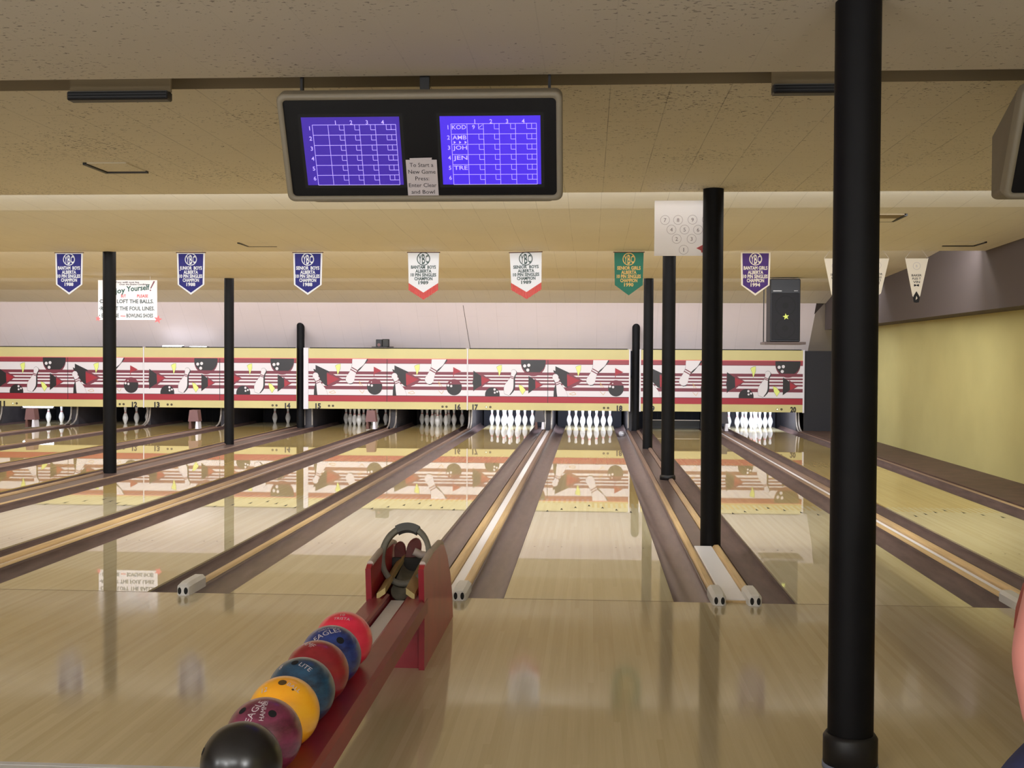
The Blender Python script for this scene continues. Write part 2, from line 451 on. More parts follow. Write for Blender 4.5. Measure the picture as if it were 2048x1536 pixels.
# dividers (between two gutters), from left to right
def edges(a, b): return centers[a]+H+G, centers[b]-H-G
for a, b in ((10, 11), (12, 13), (16, 17)):
    x0, x1 = edges(a, b); rail(x0+.002, x1-.002, 'single rounded wooden rail between lane %s and lane %s' % (WORD[a], WORD[b]), z1=.034)
for a, b in ((11, 12), (13, 14), (15, 16), (17, 18), (19, 20)):
    x0, x1 = edges(a, b); t = .072
    rail(x0+.002, x0+t, 'left wooden rail of the pair beside the white track between lanes %s and %s' % (WORD[a], WORD[b]))
    rail(x1-t, x1-.002, 'right wooden rail of the pair beside the white track between lanes %s and %s' % (WORD[a], WORD[b]))
    strip(x0+t+.004, x1-t-.004, .0, 17.27, -.12, -.006, 'return_white', 'ball_return_track', 'narrow white ball return track cover between lanes %s and %s' % (WORD[a], WORD[b]), 'track cover')
for a, b in ((14, 15), (18, 19)):
    x0, x1 = edges(a, b); t = .068
    rail(x0+.002, x0+t, 'wooden rail on the left of the black columns between lanes %s and %s' % (WORD[a], WORD[b]))
    rail(x1-t, x1-.002, 'wooden rail on the right of the black columns between lanes %s and %s' % (WORD[a], WORD[b]))
    strip(x0+t+.006, x1-t-.006, .03, 2.1, -.12, .018, 'return_white', 'divider_board', 'white board between the rails in front of the columns, lanes %s and %s' % (WORD[a], WORD[b]), 'board')
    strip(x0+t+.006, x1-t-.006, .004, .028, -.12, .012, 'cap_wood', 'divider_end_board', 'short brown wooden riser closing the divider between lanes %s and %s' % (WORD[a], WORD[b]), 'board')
    strip(x0+t+.006, x1-t-.006, 2.104, 17.3, -.12, .002, 'board_dark', 'divider_board', 'long dark brown board carrying the columns between lanes %s and %s' % (WORD[a], WORD[b]), 'board')
# right of lane 20
x0 = centers[20]+H+G
rail(x0+.002, x0+.07, 'wooden rail between lane 20 gutter and the brown ledge', cap=False)
tag(MB().box(x0+.074, XR-.002, .0, 17.3, -.12, .035, 'brown_ledge', bev=.004).build('side_ledge'), 'wide dark brown ledge between lane 20 and the yellow wall', 'ledge')

# ------------------------------------------------------------------ room shell
CP = [(-12, 2.80), (-1.87, 2.80)]
mb = MB()
def cstrip(pts, m):
    mb.add([(x, y, z) for y, z in pts for x in (XL, XR)], [[2*i, 2*i+1, 2*i+3, 2*i+2] for i in range(len(pts)-1)], m)
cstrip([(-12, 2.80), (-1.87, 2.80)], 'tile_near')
cstrip([(-1.87, 2.80), (-1.87, 3.0), (-1.31, 3.0), (-1.31, 2.88)], 'slot_brown')
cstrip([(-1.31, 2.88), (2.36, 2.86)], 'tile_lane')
cstrip([(2.36, 2.86), (2.37, 2.9), (2.37, 3.12), (2.5, 3.12)], 'slot_brown')
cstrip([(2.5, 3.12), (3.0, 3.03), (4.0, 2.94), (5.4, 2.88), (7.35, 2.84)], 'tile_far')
cstrip([(7.35, 2.84), (7.36, 2.9), (7.36, 3.14), (7.5, 3.14)], 'slot_brown')
cstrip([(7.5, 3.14), (8.2, 3.09), (9.4, 3.0), (10.8, 2.9), (12.4, 2.85)], 'tile_far')
cstrip([(12.4, 2.85), (12.41, 2.9), (12.41, 3.12), (12.5, 3.12)], 'slot_brown')
cstrip([(12.5, 3.12), (13.2, 3.04), (14.5, 2.93), (16.0, 2.86), (17.0, 2.66)], 'tile_far')
struct(mb, 'ceiling')
# sloping pale curtain wall above the masking units
cw = MB(); cw.add([(XL, 17.0, 2.66), (4.62, 17.0, 2.66), (4.62, 18.0, 1.68), (XL, 18.0, 1.68)], [[0, 1, 2, 3]], 'tile_wall')
cw.add([(XL, 17.06, 2.70), (4.62, 17.06, 2.70), (4.62, 18.06, 1.72), (XL, 18.06, 1.72)], [[3, 2, 1, 0]], 'tile_wall')
cw.add([(-2.655, 17.05, 2.607), (-2.645, 17.05, 2.607), (-2.585, 17.95, 1.725), (-2.595, 17.95, 1.725)], [[0, 1, 2, 3]], 'soffit_grey')
struct(cw, 'wall_front')
cw = MB(); cw.add([(4.62, 17.0, 2.66), (XR, 17.4, 2.66), (XR, 18.3, 1.68), (4.62, 18.0, 1.68)], [[0, 1, 2, 3]], mat('return_grey', (170, 158, 150), rough=.7))
cw.add([(4.60, 16.98, 2.66), (4.78, 17.1, 2.66), (4.60, 17.2, 2.44)], [[0, 1, 2]], 'soffit_grey')
struct(cw, 'trim_3')
w = MB(); w.box(XR, XR+.1, -12, 21, -.12, 3.3, 'wall_yellow'); struct(w, 'wall_right')
w = MB(); w.box(4.79, XR-.001, -.5, 17.05, 2.12, 3.25, 'soffit_grey'); struct(w, 'trim_4')
w = MB(); w.box(XL-.1, XL, -12, 21, -.12, 3.3, 'wall_plain'); struct(w, 'wall_left')
w = MB(); w.box(XL, XR, -12.1, -12, -.12, 3.3, 'wall_plain'); struct(w, 'wall_back')
w = MB(); w.box(XL, XR, 20.6, 20.7, -.2, 3.3, 'pit_dark'); struct(w, 'wall_pit')
w = MB(); w.box(XL, XR, 18.3, 20.6, 1.75, 1.8, 'pit_dark'); struct(w, 'trim_5')
# black panel right of the last masking unit
tag(MB().box(4.44, XR-.004, 17.33, 17.40, -.0, 1.69, 'black_panel', bev=.004).build('end_panel'), 'tall matt black panel between masking unit 19-20 and the yellow wall', 'panel')

# ceiling details
def vent(x, y, wx, wy, z, label, m='tile_far', side=-1):
    r = empty('ceiling_vent', (x, y, z), label, 'ceiling vent', None)
    MB().box(-wx/2, wx/2, -wy/2, wy/2, -.006, .05, m).build('cover', r)
    MB().box(-wx/2, wx/2+.01, wy/2, wy/2+.035, -.016, .05, 'fixture_black').build('back_gap', r)
    MB().box(side*wx/2-.014, side*wx/2+.014, -wy/2, wy/2+.035, -.016, .05, 'fixture_black').build('side_gap', r)
def zc(y):
    P = [(-1.31, 2.88), (2.36, 2.86)] if y < 2.36 else [(2.5, 3.12), (3.0, 3.03), (4.0, 2.94), (5.4, 2.88), (7.35, 2.84)] if y < 7.35 else [(7.5, 3.14), (8.2, 3.09), (9.4, 3.0), (10.8, 2.9), (12.4, 2.85)]
    for (a, za), (b, zb) in zip(P, P[1:]):
        if a <= y <= b: return za+(zb-za)*(y-a)/(b-a)
    return P[-1][1]
vent(-3.42, 1.0, .30, .36, zc(1.1), 'displaced ceiling tile with a black edge left of the score monitor', 'tile_lane')
vent(-4.0, 6.6, .34, .4, zc(6.4)+.004, 'small ceiling hatch above the blue junior boys banner')
vent(-3.9, 7.9, .36, .4, zc(8.15)+.02, 'thin dark-edged hatch just left of the blue senior boys banner')
vent(2.9, 4.6, .3, .5, zc(4.5), 'brown ceiling hatch right of the biggest black column', m='slot_brown', side=1)
vent(4.3, 6.6, .36, .4, zc(6.5), 'small ceiling hatch above the white pennants by the right wall', side=1)
# louvred fixtures in the slot
def louvre(x0, x1, label):
    r = empty('strip_light_fixture', ((x0+x1)/2, -1.58, 2.9), label, 'light fixture', 'dark strip fixtures in the ceiling slot')
    w = (x1-x0)/2
    b = MB(); b.box(-w, w, -.02, .05, -.135, -.09, 'fixture_black', bev=.006)
    for k in range(3): b.box(-w+.01, w-.01, -.024, -.02, -.13+k*.014, -.125+k*.014, 'face_black')
    b.build('housing', r)
    MB().box(-w, w, .02, .04, -.09, .099, 'slot_brown').build('mounting_plate', r)
louvre(-2.59, -2.08, 'short black strip fixture in the ceiling slot left of the score monitor')
louvre(.86, 1.25, 'long black strip fixture in the ceiling slot beside the biggest column')
# rail inside the slot that carries the monitors
tag(MB().box(-14, 5.0, -1.66, -1.62, 2.94, 2.98, 'fixture_black').build('mounting_rail'), 'long dark rail in the ceiling slot carrying the score monitors', 'rail')

# ------------------------------------------------------------------ columns
def column(x, y, ztop, label, collar=0, r=.082, zb=.002, slant=False):
    o = empty('support_column', (x, y, zb), label, 'column', 'round black support columns')
    b = MB(); n = 28; vs = []
    for i in range(n):
        a = 2*PI*i/n; vs.append((r*math.cos(a), r*math.sin(a), 0))
    for i in range(n):
        a = 2*PI*i/n; vs.append((r*math.cos(a), r*math.sin(a), (ztop-zb)-(r*math.sin(a) if slant else 0)))
    b.add(vs, [[i, (i+1) % n, n+(i+1) % n, n+i] for i in range(n)], 'post_black', True)
    b.add(vs, [list(range(n))[::-1], [n+i for i in range(n)]], 'post_black')
    b.build('shaft', o)
    if collar:
        c = MB(); c.lathe([(r+.003, 0), (r+.016, 0), (r+.016, collar-.015), (r+.006, collar), (r+.002, collar)], 'fixture_black', 28)
        c.build('collar', o)
        if collar > .1:
            t = MB(); t.lathe([(r+.0165, .0), (r+.0185, .0), (r+.0185, .02), (r+.0165, .02)], mat('collar_foot', (120, 128, 150), rough=.5), 28); t.build('foot_ring', o)
    return o
column(.965, -2.9, 2.80, 'biggest black column, standing nearest on the approach floor', collar=.13, zb=0)
column(.975, 2.2, 2.86, 'tall black column with the white pin chart on it, behind the biggest one', zb=.002)
column(.975, 7.4, 3.1, 'black column behind the pin chart, third from the front between lanes 18 and 19', collar=.06)
column(.972, 12.45, 3.1, 'black column fourth from the front between lanes 18 and 19')
column(.965, 17.5, 2.165, 'short black column with rounded top between masking units 17-18 and 19-20', zb=-.12, slant=True)
column(-6.16, 7.4, 3.1, 'black column in front of the Enjoy Yourself sign on the left')
column(-6.18, 12.45, 3.1, 'black column over masking number 14, left half of photo')
column(-6.20, 17.5, 2.165, 'short black column with rounded top beside masking number 14', zb=-.12, slant=True)

# ------------------------------------------------------------------ masking units
S = 1.745e-3
def pinshape(hd, nk, bl, bs, hr, nw, bw, bsw, n=8):
    """outline of a bowling pin along a bent axis of 4 stations"""
    P = [(hd, hr), (nk, nw), (bl, bw), (bs, bsw)]
    ax = (bs[0]-hd[0], bs[1]-hd[1]); L = math.hypot(*ax); ax = (ax[0]/L, ax[1]/L); nr = (-ax[1], ax[0])
    prof = [(hd, 0, -hr)]
    lft, rgt = [], []
    # cap of head
    for i in range(n+1):
        a = PI*i/n
        lft.append((hd[0]-ax[0]*hr*math.sin(a)+nr[0]*hr*math.cos(a), hd[1]-ax[1]*hr*math.sin(a)+nr[1]*hr*math.cos(a)))
    def cat(p0, p1, p2, p3, t): return .5*((2*p1)+(-p0+p2)*t+(2*p0-5*p1+4*p2-p3)*t*t+(-p0+3*p1-3*p2+p3)*t**3)
    Q = [P[0]]+P+[P[-1]]
    R1, R2 = [], []
    for k in range(3):
        for j in range(1, 7):
            t = j/6; c = [cat(Q[k][0][q], Q[k+1][0][q], Q[k+2][0][q], Q[k+3][0][q], t) for q in (0, 1)]; w = cat(Q[k][1], Q[k+1][1], Q[k+2][1], Q[k+3][1], t)
            R1.append((c[0]-nr[0]*w, c[1]-nr[1]*w)); R2.append((c[0]+nr[0]*w, c[1]+nr[1]*w))
    return lft+R1+R2[::-1]
def band(c, ax, w, h):
    L = math.hypot(*ax); ax = (ax[0]/L, ax[1]/L); nr = (-ax[1], ax[0])
    return [(c[0]+nr[0]*w+ax[0]*h, c[1]+nr[1]*w+ax[1]*h), (c[0]-nr[0]*w+ax[0]*h, c[1]-nr[1]*w+ax[1]*h), (c[0]-nr[0]*w-ax[0]*h, c[1]-nr[1]*w-ax[1]*h), (c[0]+nr[0]*w-ax[0]*h, c[1]+nr[1]*w-ax[1]*h)]
def line(a, b, t=3):
    dx, dy = b[0]-a[0], b[1]-a[1]; L = math.hypot(dx, dy); nx, ny = -dy/L*t/2, dx/L*t/2
    return [(a[0]+nx, a[1]+ny), (b[0]+nx, b[1]+ny), (b[0]-nx, b[1]-ny), (a[0]-nx, a[1]-ny)]
def grow(p, d):
    cx = sum(q[0] for q in p)/len(p); cy = sum(q[1] for q in p)/len(p)
    return [(q[0]+(q[0]-cx)/max(1, math.hypot(q[0]-cx, q[1]-cy))*d, q[1]+(q[1]-cy)/max(1, math.hypot(q[0]-cx, q[1]-cy))*d) for q in p]
def art_A():
    o = 40; A = []
    add = lambda m, p: A.append((m, [(x-o, y) for x, y in p]))
    add('art_maroon', [(100, 640), (205, 640), (322, 712), (205, 800), (150, 812), (104, 850)])
    add('art_black', [(105, 603), (178, 652), (200, 665), (205, 780), (165, 802), (106, 842), (103, 780), (94, 745), (106, 700)])
    add('art_red', [(202, 668), (308, 712), (207, 772)])
    add('art_black', circ(338, 890, 90, n=40))
    for x, y, r in ((365, 825, 14), (397, 852, 12), (367, 863, 12)): add('art_white', circ(x, y, r, n=14))
    add('art_black', pinshape((603, 626), (590, 682), (553, 802), (528, 882), 34, 26, 60, 30))
    pn = pinshape((596, 620), (577, 684), (537, 800), (512, 884), 32, 22, 56, 30)
    add('art_black', grow(pn, 3)); add('art_white', pn)
    add('art_maroon', band((579, 672), (-.35, 1), 25, 5)); add('art_maroon', band((575, 688), (-.35, 1), 25, 5))
    for p in ([(388, 560), (415, 542), (450, 535), (448, 590), (420, 670), (412, 620)], [(658, 765), (700, 780), (742, 830), (705, 885), (672, 830)]):
        add('art_black', grow(p, 3)); add('art_lime', p)
    add('art_maroon', circ(835, 510, 150, 155, n=48)); 
    A.append(('art_black', clip([(x-o, y) for x, y in circ(835, 490, 150, 150, n=48)], -50, 1100, 400, 618)))
    for x, y in ((730, 543), (780, 535), (768, 592)): add('art_white', circ(x, y, 19, n=16))
    add('art_maroon', [(850, 690), (955, 768), (850, 830)])
    add('art_black', [(778, 662), (858, 712), (862, 808), (776, 870)])
    add('art_red', [(862, 722), (940, 768), (862, 812)])
    return A
def art_B():
    o = 1012; A = []
    add = lambda m, p: A.append((m, [(x-o, y) for x, y in p]))
    add('art_black', [(1072, 640), (1075, 700), (1100, 760), (1082, 830), (1078, 910), (1125, 910), (1130, 700)])
    add('art_black', [(1100, 545), (1270, 622), (1260, 800), (1220, 790), (1165, 735), (1130, 650), (1080, 618), (1074, 590), (1100, 602)])
    add('art_maroon', [(1240, 632), (1290, 640), (1432, 712), (1350, 775), (1255, 812)])
    add('art_red', [(1240, 645), (1395, 712), (1245, 786)])
    pn = pinshape((1100, 672), (1128, 745), (1175, 860), (1200, 960), 36, 24, 58, 62)
    add('art_black', grow(pn, 3)); add('art_white', pn)
    add('art_maroon', band((1121, 738), (.4, 1), 27, 5)); add('art_maroon', band((1130, 758), (.4, 1), 29, 5))
    p = [(1345, 555), (1370, 540), (1410, 532), (1405, 590), (1375, 662), (1365, 610)]
    add('art_black', grow(p, 3)); add('art_lime', p)
    add('art_black', [(1700, 465), (1748, 465), (1745, 490), (1650, 600), (1600, 640), (1560, 770), (1525, 775), (1500, 760), (1600, 620)])
    pn = pinshape((1528, 712), (1578, 600), (1625, 510), (1650, 430), 54, 38, 75, 95)
    add('art_black', grow(pn, 3)); add('art_white', pn)
    add('art_maroon', band((1585, 592), (-.55, 1), 42, 6)); add('art_maroon', band((1573, 616), (-.55, 1), 46, 6))
    add('art_red', [(1820, 562), (1920, 612), (1828, 645), (1828, 675), (1820, 675)])
    add('art_maroon', circ(1832, 800, 95, 95, n=40))
    A.append(('art_black', clip([(x-o, y) for x, y in circ(1832, 805, 93, 93, n=40)], -50, 1100, 768, 1000)))
    for x, y, r in ((1760, 780, 14), (1797, 788, 14), (1792, 746, 7)): add('art_white', circ(x, y, r, n=14))
    for a, b in (((1640, 735), (1655, 790)), ((1640, 735), (1685, 795)), ((1640, 840), (1680, 882)), ((1680, 882), (1706, 842)), ((1270, 872), (1328, 850)), ((1328, 850), (1350, 876)), ((1350, 876), (1310, 886)), ((1310, 886), (1270, 872))):
        add('banner_gold', line(a, b, 4))
    return A
AA, AB = art_A(), art_B()
ZB, ZT = .415, 1.70
def masking(x0, x1, kinds, nums, label, lit=()):
    r = empty('masking_unit', ((x0+x1)/2, 17.3, ZB), label, 'masking unit', 'masking units above the pins')
    w = (x1-x0)/2; hh = ZT-ZB; sy = hh/725
    MB().box(-w, w, 0, .05, 0, hh, 'yellow_paint', bev=.003).build('board', r)
    t = MB(); t.box(-w+.03, w-.03, -.004, .055, hh, hh+.018, 'hole_black'); t.build('top_seam', r)
    for k in (0, 1):
        sx = w/975; ox = -w if k == 0 else 0
        cx = lambda x: ox+x*sx
        cy = lambda y: (1070-y)*sy
        mb = MB(); lay = [0]
        def put(m, p, bound=(0, 975, 470, 905)):
            q = clip(p, *bound)
            if not q: return
            # rendered from the front: x right, z up, facing -Y
            lay[0] += 1
            d = -.002-.00016*lay[0]
            vs = [(cx(x), d, cy(y)) for x, y in q]
            mb.add(vs, [list(range(len(vs)))], m)
        put('art_white', rect(0, 975, 470, 905))
        put('art_redband', rect(0, 975, 470, 520)); put('art_maroon', rect(0, 975, 518, 526))
        for a, b in ((620, 655), (672, 692), (710, 730), (748, 768), (795, 836)): put('art_maroon', rect(0, 975, a, b))
        for m, p in (AA if kinds[k] == 'A' else AB): put(m, p)
        B2 = (0, 975, 440, 1070)
        put('art_red', rect(0, 975, 908, 980), B2); put('art_black', rect(0, 975, 904, 909), B2)
        put('sign_pink', rect(0, 975, 464, 470), B2)
        if k == 0: put('art_black', rect(969, 975, 470, 980), B2)
        mb.build('artwork_panel', r)
        # lane number and the two ball indicator lamps
        nx = (-w+.235, -w+.235) if k == 0 else (w-.225,)
        nm = MB(); X = (-w+.23) if k == 0 else (w-.19)
        if nums[k] in (11, 13): X = -w+.28 if nums[k] == 13 else -w+.19
        if nums[k] == 15: X = -w+.21
        if nums[k] == 17: X = -w+.155
        nm.text(str(nums[k]), (X, -.002, .06), (1, 0, 0), (0, 0, 1), .108, 'art_black', w=.12, off=.002, bold=.05); nm.build('lane_number', r)
        d = 1 if k == 0 else -1
        for q in (0, 1):
            lx = X+d*(.235+.085*q) if k == 0 else X-.24-.085*(1-q)
            on = (nums[k], q) in lit
            mb2 = MB(); mb2.flat([circ(0, 0, .024, n=18)], (lx, -.003, .062), (1, 0, 0), (0, 0, 1), 'art_black', .001)
            mb2.flat([circ(0, 0, .016 if on else .012, n=14)], (lx, -.003, .062), (1, 0, 0), (0, 0, 1), mat('lamp_on', (250, 246, 200), emit=.9) if on else mat('lamp_off', (110, 90, 50), rough=.4), .0025)
            lp = mb2.build('indicator_lamp', r)
            if on: lp['label'] = 'lit indicator lamp'
    return r
masking(-12.90, -9.585, 'AB', (11, 12), 'long masking board with painted numbers eleven and twelve, with bowling artwork', lit=((11, 0),))
masking(-9.56, -6.24, 'AA', (13, 14), 'long masking board with painted numbers thirteen and fourteen, with bowling artwork')
masking(-5.98, -2.59, 'BB', (15, 16), 'long masking board with painted numbers fifteen and sixteen, with bowling artwork')
masking(-2.565, .815, 'AB', (17, 18), 'long masking board with painted numbers seventeen and eighteen, with bowling artwork', lit=((17, 0),))
masking(1.065, 4.40, 'BA', (19, 20), 'long masking board with painted numbers nineteen and twenty, with bowling artwork', lit=((19, 0), (20, 0)))
# white filler posts
for x0, x1, lab in ((-6.085, -5.98, 'wide white filler post right of masking number 14'), (-9.585, -9.56, 'thin white strip between masking numbers twelve and thirteen'), (-2.59, -2.565, 'thin white strip between masking numbers sixteen and seventeen'), (4.40, 4.435, 'white end strip right of masking number 20'), (1.035, 1.065, 'thin white strip left of masking unit 19-20'), (.815, .845, 'thin white strip right of masking number 18')):
    tag(MB().box(x0, x1, 17.285, 17.36, ZB-.01, ZT+.01, 'white_paint', bev=.004).build('filler_strip'), lab, 'trim strip')

# ------------------------------------------------------------------ pin decks
def kickback(x, w, label, y0=17.65, short=False):
    r = empty('kickback', (x, 0, -.12), label, 'partition', 'partitions between the pin decks')
    MB().box(-w/2, w/2, y0, 20.58, 0.0, 1.2, 'kick_grey').build('side_board', r)
    e = MB()   # curved pale front edge
    pts = [(y0-.36, .12), (y0-.22, .15), (y0-.1, .22), (y0-.04, .34), (y0-.012, .5), (y0-.01, .9)]
    if short: pts = [(y0-.01, .14), (y0-.02, .5), (y0-.01, .9)]
    for s in (-1, 1):
        e.tube([(s*w*.42, y, z+.02) for y, z in pts], .018, 'kick_edge', 8)
    e.build('edge_guard', r)
    return r
for a, b in ((10, 11), (11, 12), (12, 13), (13, 14), (14, 15), (15, 16), (16, 17), (17, 18), (18, 19), (19, 20)):
    x0, x1 = edges(a, b)
    if (a, b) in ((14, 15), (18, 19)):
        kickback((x0+x1)/2, .2, 'grey partition at the pin end behind the short column, lanes %s and %s' % (WORD[a], WORD[b]), short=True)
    else: kickback((x0+x1)/2, max(.06, x1-x0-.06), 'grey partition at the pin end between lanes %s and %s' % (WORD[a], WORD[b]))
kickback(centers[20]+H+G+.04, .06, 'grey partition at the pin end on the right of lane 20')
# pit cushions
for n, cx in centers.items():
    mb = MB(); mb.box(cx-H-G+.02, cx+H+G-.02, 20.2, 20.3, -.1, 1.1, 'pit_dark')
    for k in range(9): mb.box(cx-H-G+.05+k*.16, cx-H-G+.06+k*.16, 20.19, 20.2, -.1, 1.1, 'fixture_black')
    tag(mb.build('pit_cushion'), 'dark hanging cushion behind the pin deck of lane %s' % WORD[n], 'cushion', 'pit cushions')

# bowling pin prototype (1/1 scale: 0.381 m)
prof = [(.0258, 0), (.030, .006), (.0358, .03), (.0465, .062), (.0562, .092), (.0604, .114), (.0590, .14), (.0497, .18), (.0375, .21), (.0275, .238), (.0232, .260), (.0228, .276), (.0242, .298), (.0290, .322), (.0323, .344), (.0308, .362), (.022, .376), (.010, .381)]
def make_pin(label):
    r = empty('bowling_pin', (0, 0, 0), label, 'bowling pin')
    MB().lathe(prof, 'pin_white', 20).build('body', r)
    s = MB()
    s.lathe([(.0287, .236), (.0266, .2445)], 'pin_red', 20); s.lathe([(.0246, .2545), (.0238, .262)], 'pin_red', 20)
    s.build('neck_stripes', r)
    return r
POS = {1: (0, 0), 2: (-.1524, .264), 3: (.1524, .264), 4: (-.3048, .528), 5: (0, .528), 6: (.3048, .528), 7: (-.4572, .792), 8: (-.1524, .792), 9: (.1524, .792), 10: (.4572, .792)}
DESC = {1: 'the lone front pin', 2: 'left pin of the second row', 3: 'right pin of the second row', 4: 'left pin of the third row', 5: 'middle pin of the third row', 6: 'right pin of the third row', 7: 'far left pin of the back row', 8: 'left of centre in the back row', 9: 'right of centre in the back row', 10: 'far right pin of the back row'}
proto = None
RACKS = {17: (range(1, 11), 'brightly lit'), 18: (range(1, 11), 'brightly lit'), 20: (range(1, 11), 'brightly lit'), 16: (range(1, 11), 'dim'), 15: (range(1, 11), 'dim'),
         14: ((8, 9), 'dim'), 12: ((1, 3, 6), 'dim'), 11: ((2, 3, 6), 'backlit')}
for n, (ids, how) in RACKS.items():
    for i in ids:
        lab = '%s white bowling pin on lane %s, %s' % (how, WORD[n], DESC[i])
        if proto is None: o = proto = make_pin(lab)
        else: o = copy_tree(proto)
        o['label'] = lab; o['group'] = 'pins on lane %d' % n
        o.location = (centers[n]+POS[i][0], 18.29+POS[i][1], 0)
# lane 19: sweep bar lowered; lane 11: lifted sweep
def sweep(n, z, label, m='board_dark'):
    cx = centers[n]; r = empty('sweep_bar', (cx, 17.95, z), label, 'sweep bar')
    MB().box(-H-.02, H+.02, 0, .04, 0, .17, m, bev=.006).build('bar', r)
    MB().box(-H-.02, H+.02, -.004, .044, .172, .186, 'kick_edge', bev=.003).build('top_edge', r)
    a = MB(); a.box(-H-.07, -H-.03, 0, .05, .0, .8, 'fixture_black'); a.box(H+.03, H+.07, 0, .05, .0, .8, 'fixture_black'); a.build('arm', r)
sweep(19, .02, 'dark sweep bar lowered across the pin end of lane 19', 'hole_black')
# marbled ball resting in the right gutter of lane 18
def sphere(mb, c, r, m, nu=32, nv=20):
    vs = [(c[0], c[1], c[2]-r)]
    for j in range(1, nv):
        t = PI*j/nv-PI/2
        for i in range(nu): a = 2*PI*i/nu; vs.append((c[0]+r*math.cos(t)*math.cos(a), c[1]+r*math.cos(t)*math.sin(a), c[2]+r*math.sin(t)))
    vs.append((c[0], c[1], c[2]+r)); L = len(vs)-1
    fs = [[0, 1+(i+1) % nu, 1+i] for i in range(nu)]
    fs += [[1+j*nu+i, 1+j*nu+(i+1) % nu, 1+(j+1)*nu+(i+1) % nu, 1+(j+1)*nu+i] for j in range(nv-2) for i in range(nu)]
    fs += [[L, 1+(nv-2)*nu+i, 1+(nv-2)*nu+(i+1) % nu] for i in range(nu)]
    return mb.add(vs, fs, m, True)
tag(sphere(MB(), (0, 0, 0), .062, 'ball_marble').build('bowling_ball', loc=(centers[18]+H+.118, 16.55, -.018)), 'small grey and white marbled ball lying in the gutter right of lane 18', 'bowling ball')
# tapered guards standing over the gutters at the pin end
for n, y in ((11, 16.1), (13, 16.0), (15, 16.45), (17, 16.9), (19, 16.9)):
    x = {11: -11.46, 13: -8.0, 15: -4.46, 17: -1.03, 19: 2.72}[n]
    dark = n in (17, 19)
    r = empty('return_guard', (x, y, .046), 'tapered %s guard box on two feet, right of lane %s at the pin end' % ('dark grey' if dark else 'pinkish grey', WORD[n]), 'guard', 'guards over the ball return')
    m = 'kick_grey' if dark else 'pinkgrey'
    b = MB(); b.add([(sx*w_, sy*.1, z) for z, w_ in ((.15, .11), (.38, .08)) for sx, sy in ((-1, -1), (1, -1), (1, 1), (-1, 1))], [[0, 1, 2, 3], [4, 7, 6, 5], [0, 4, 5, 1], [1, 5, 6, 2], [2, 6, 7, 3], [3, 7, 4, 0]], m)
    b.build('cover', r)
    for s in (-1, 1):
        f = MB(); f.add([(s*.07+sx*w_, sy*.1, z) for z, w_ in ((0, .032), (.15, .02)) for sx, sy in ((-1, -1), (1, -1), (1, 1), (-1, 1))], [[0, 1, 2, 3], [4, 7, 6, 5], [0, 4, 5, 1], [1, 5, 6, 2], [2, 6, 7, 3], [3, 7, 4, 0]], 'brown_base' if s < 0 else 'white_paint')
        f.build('foot', r)

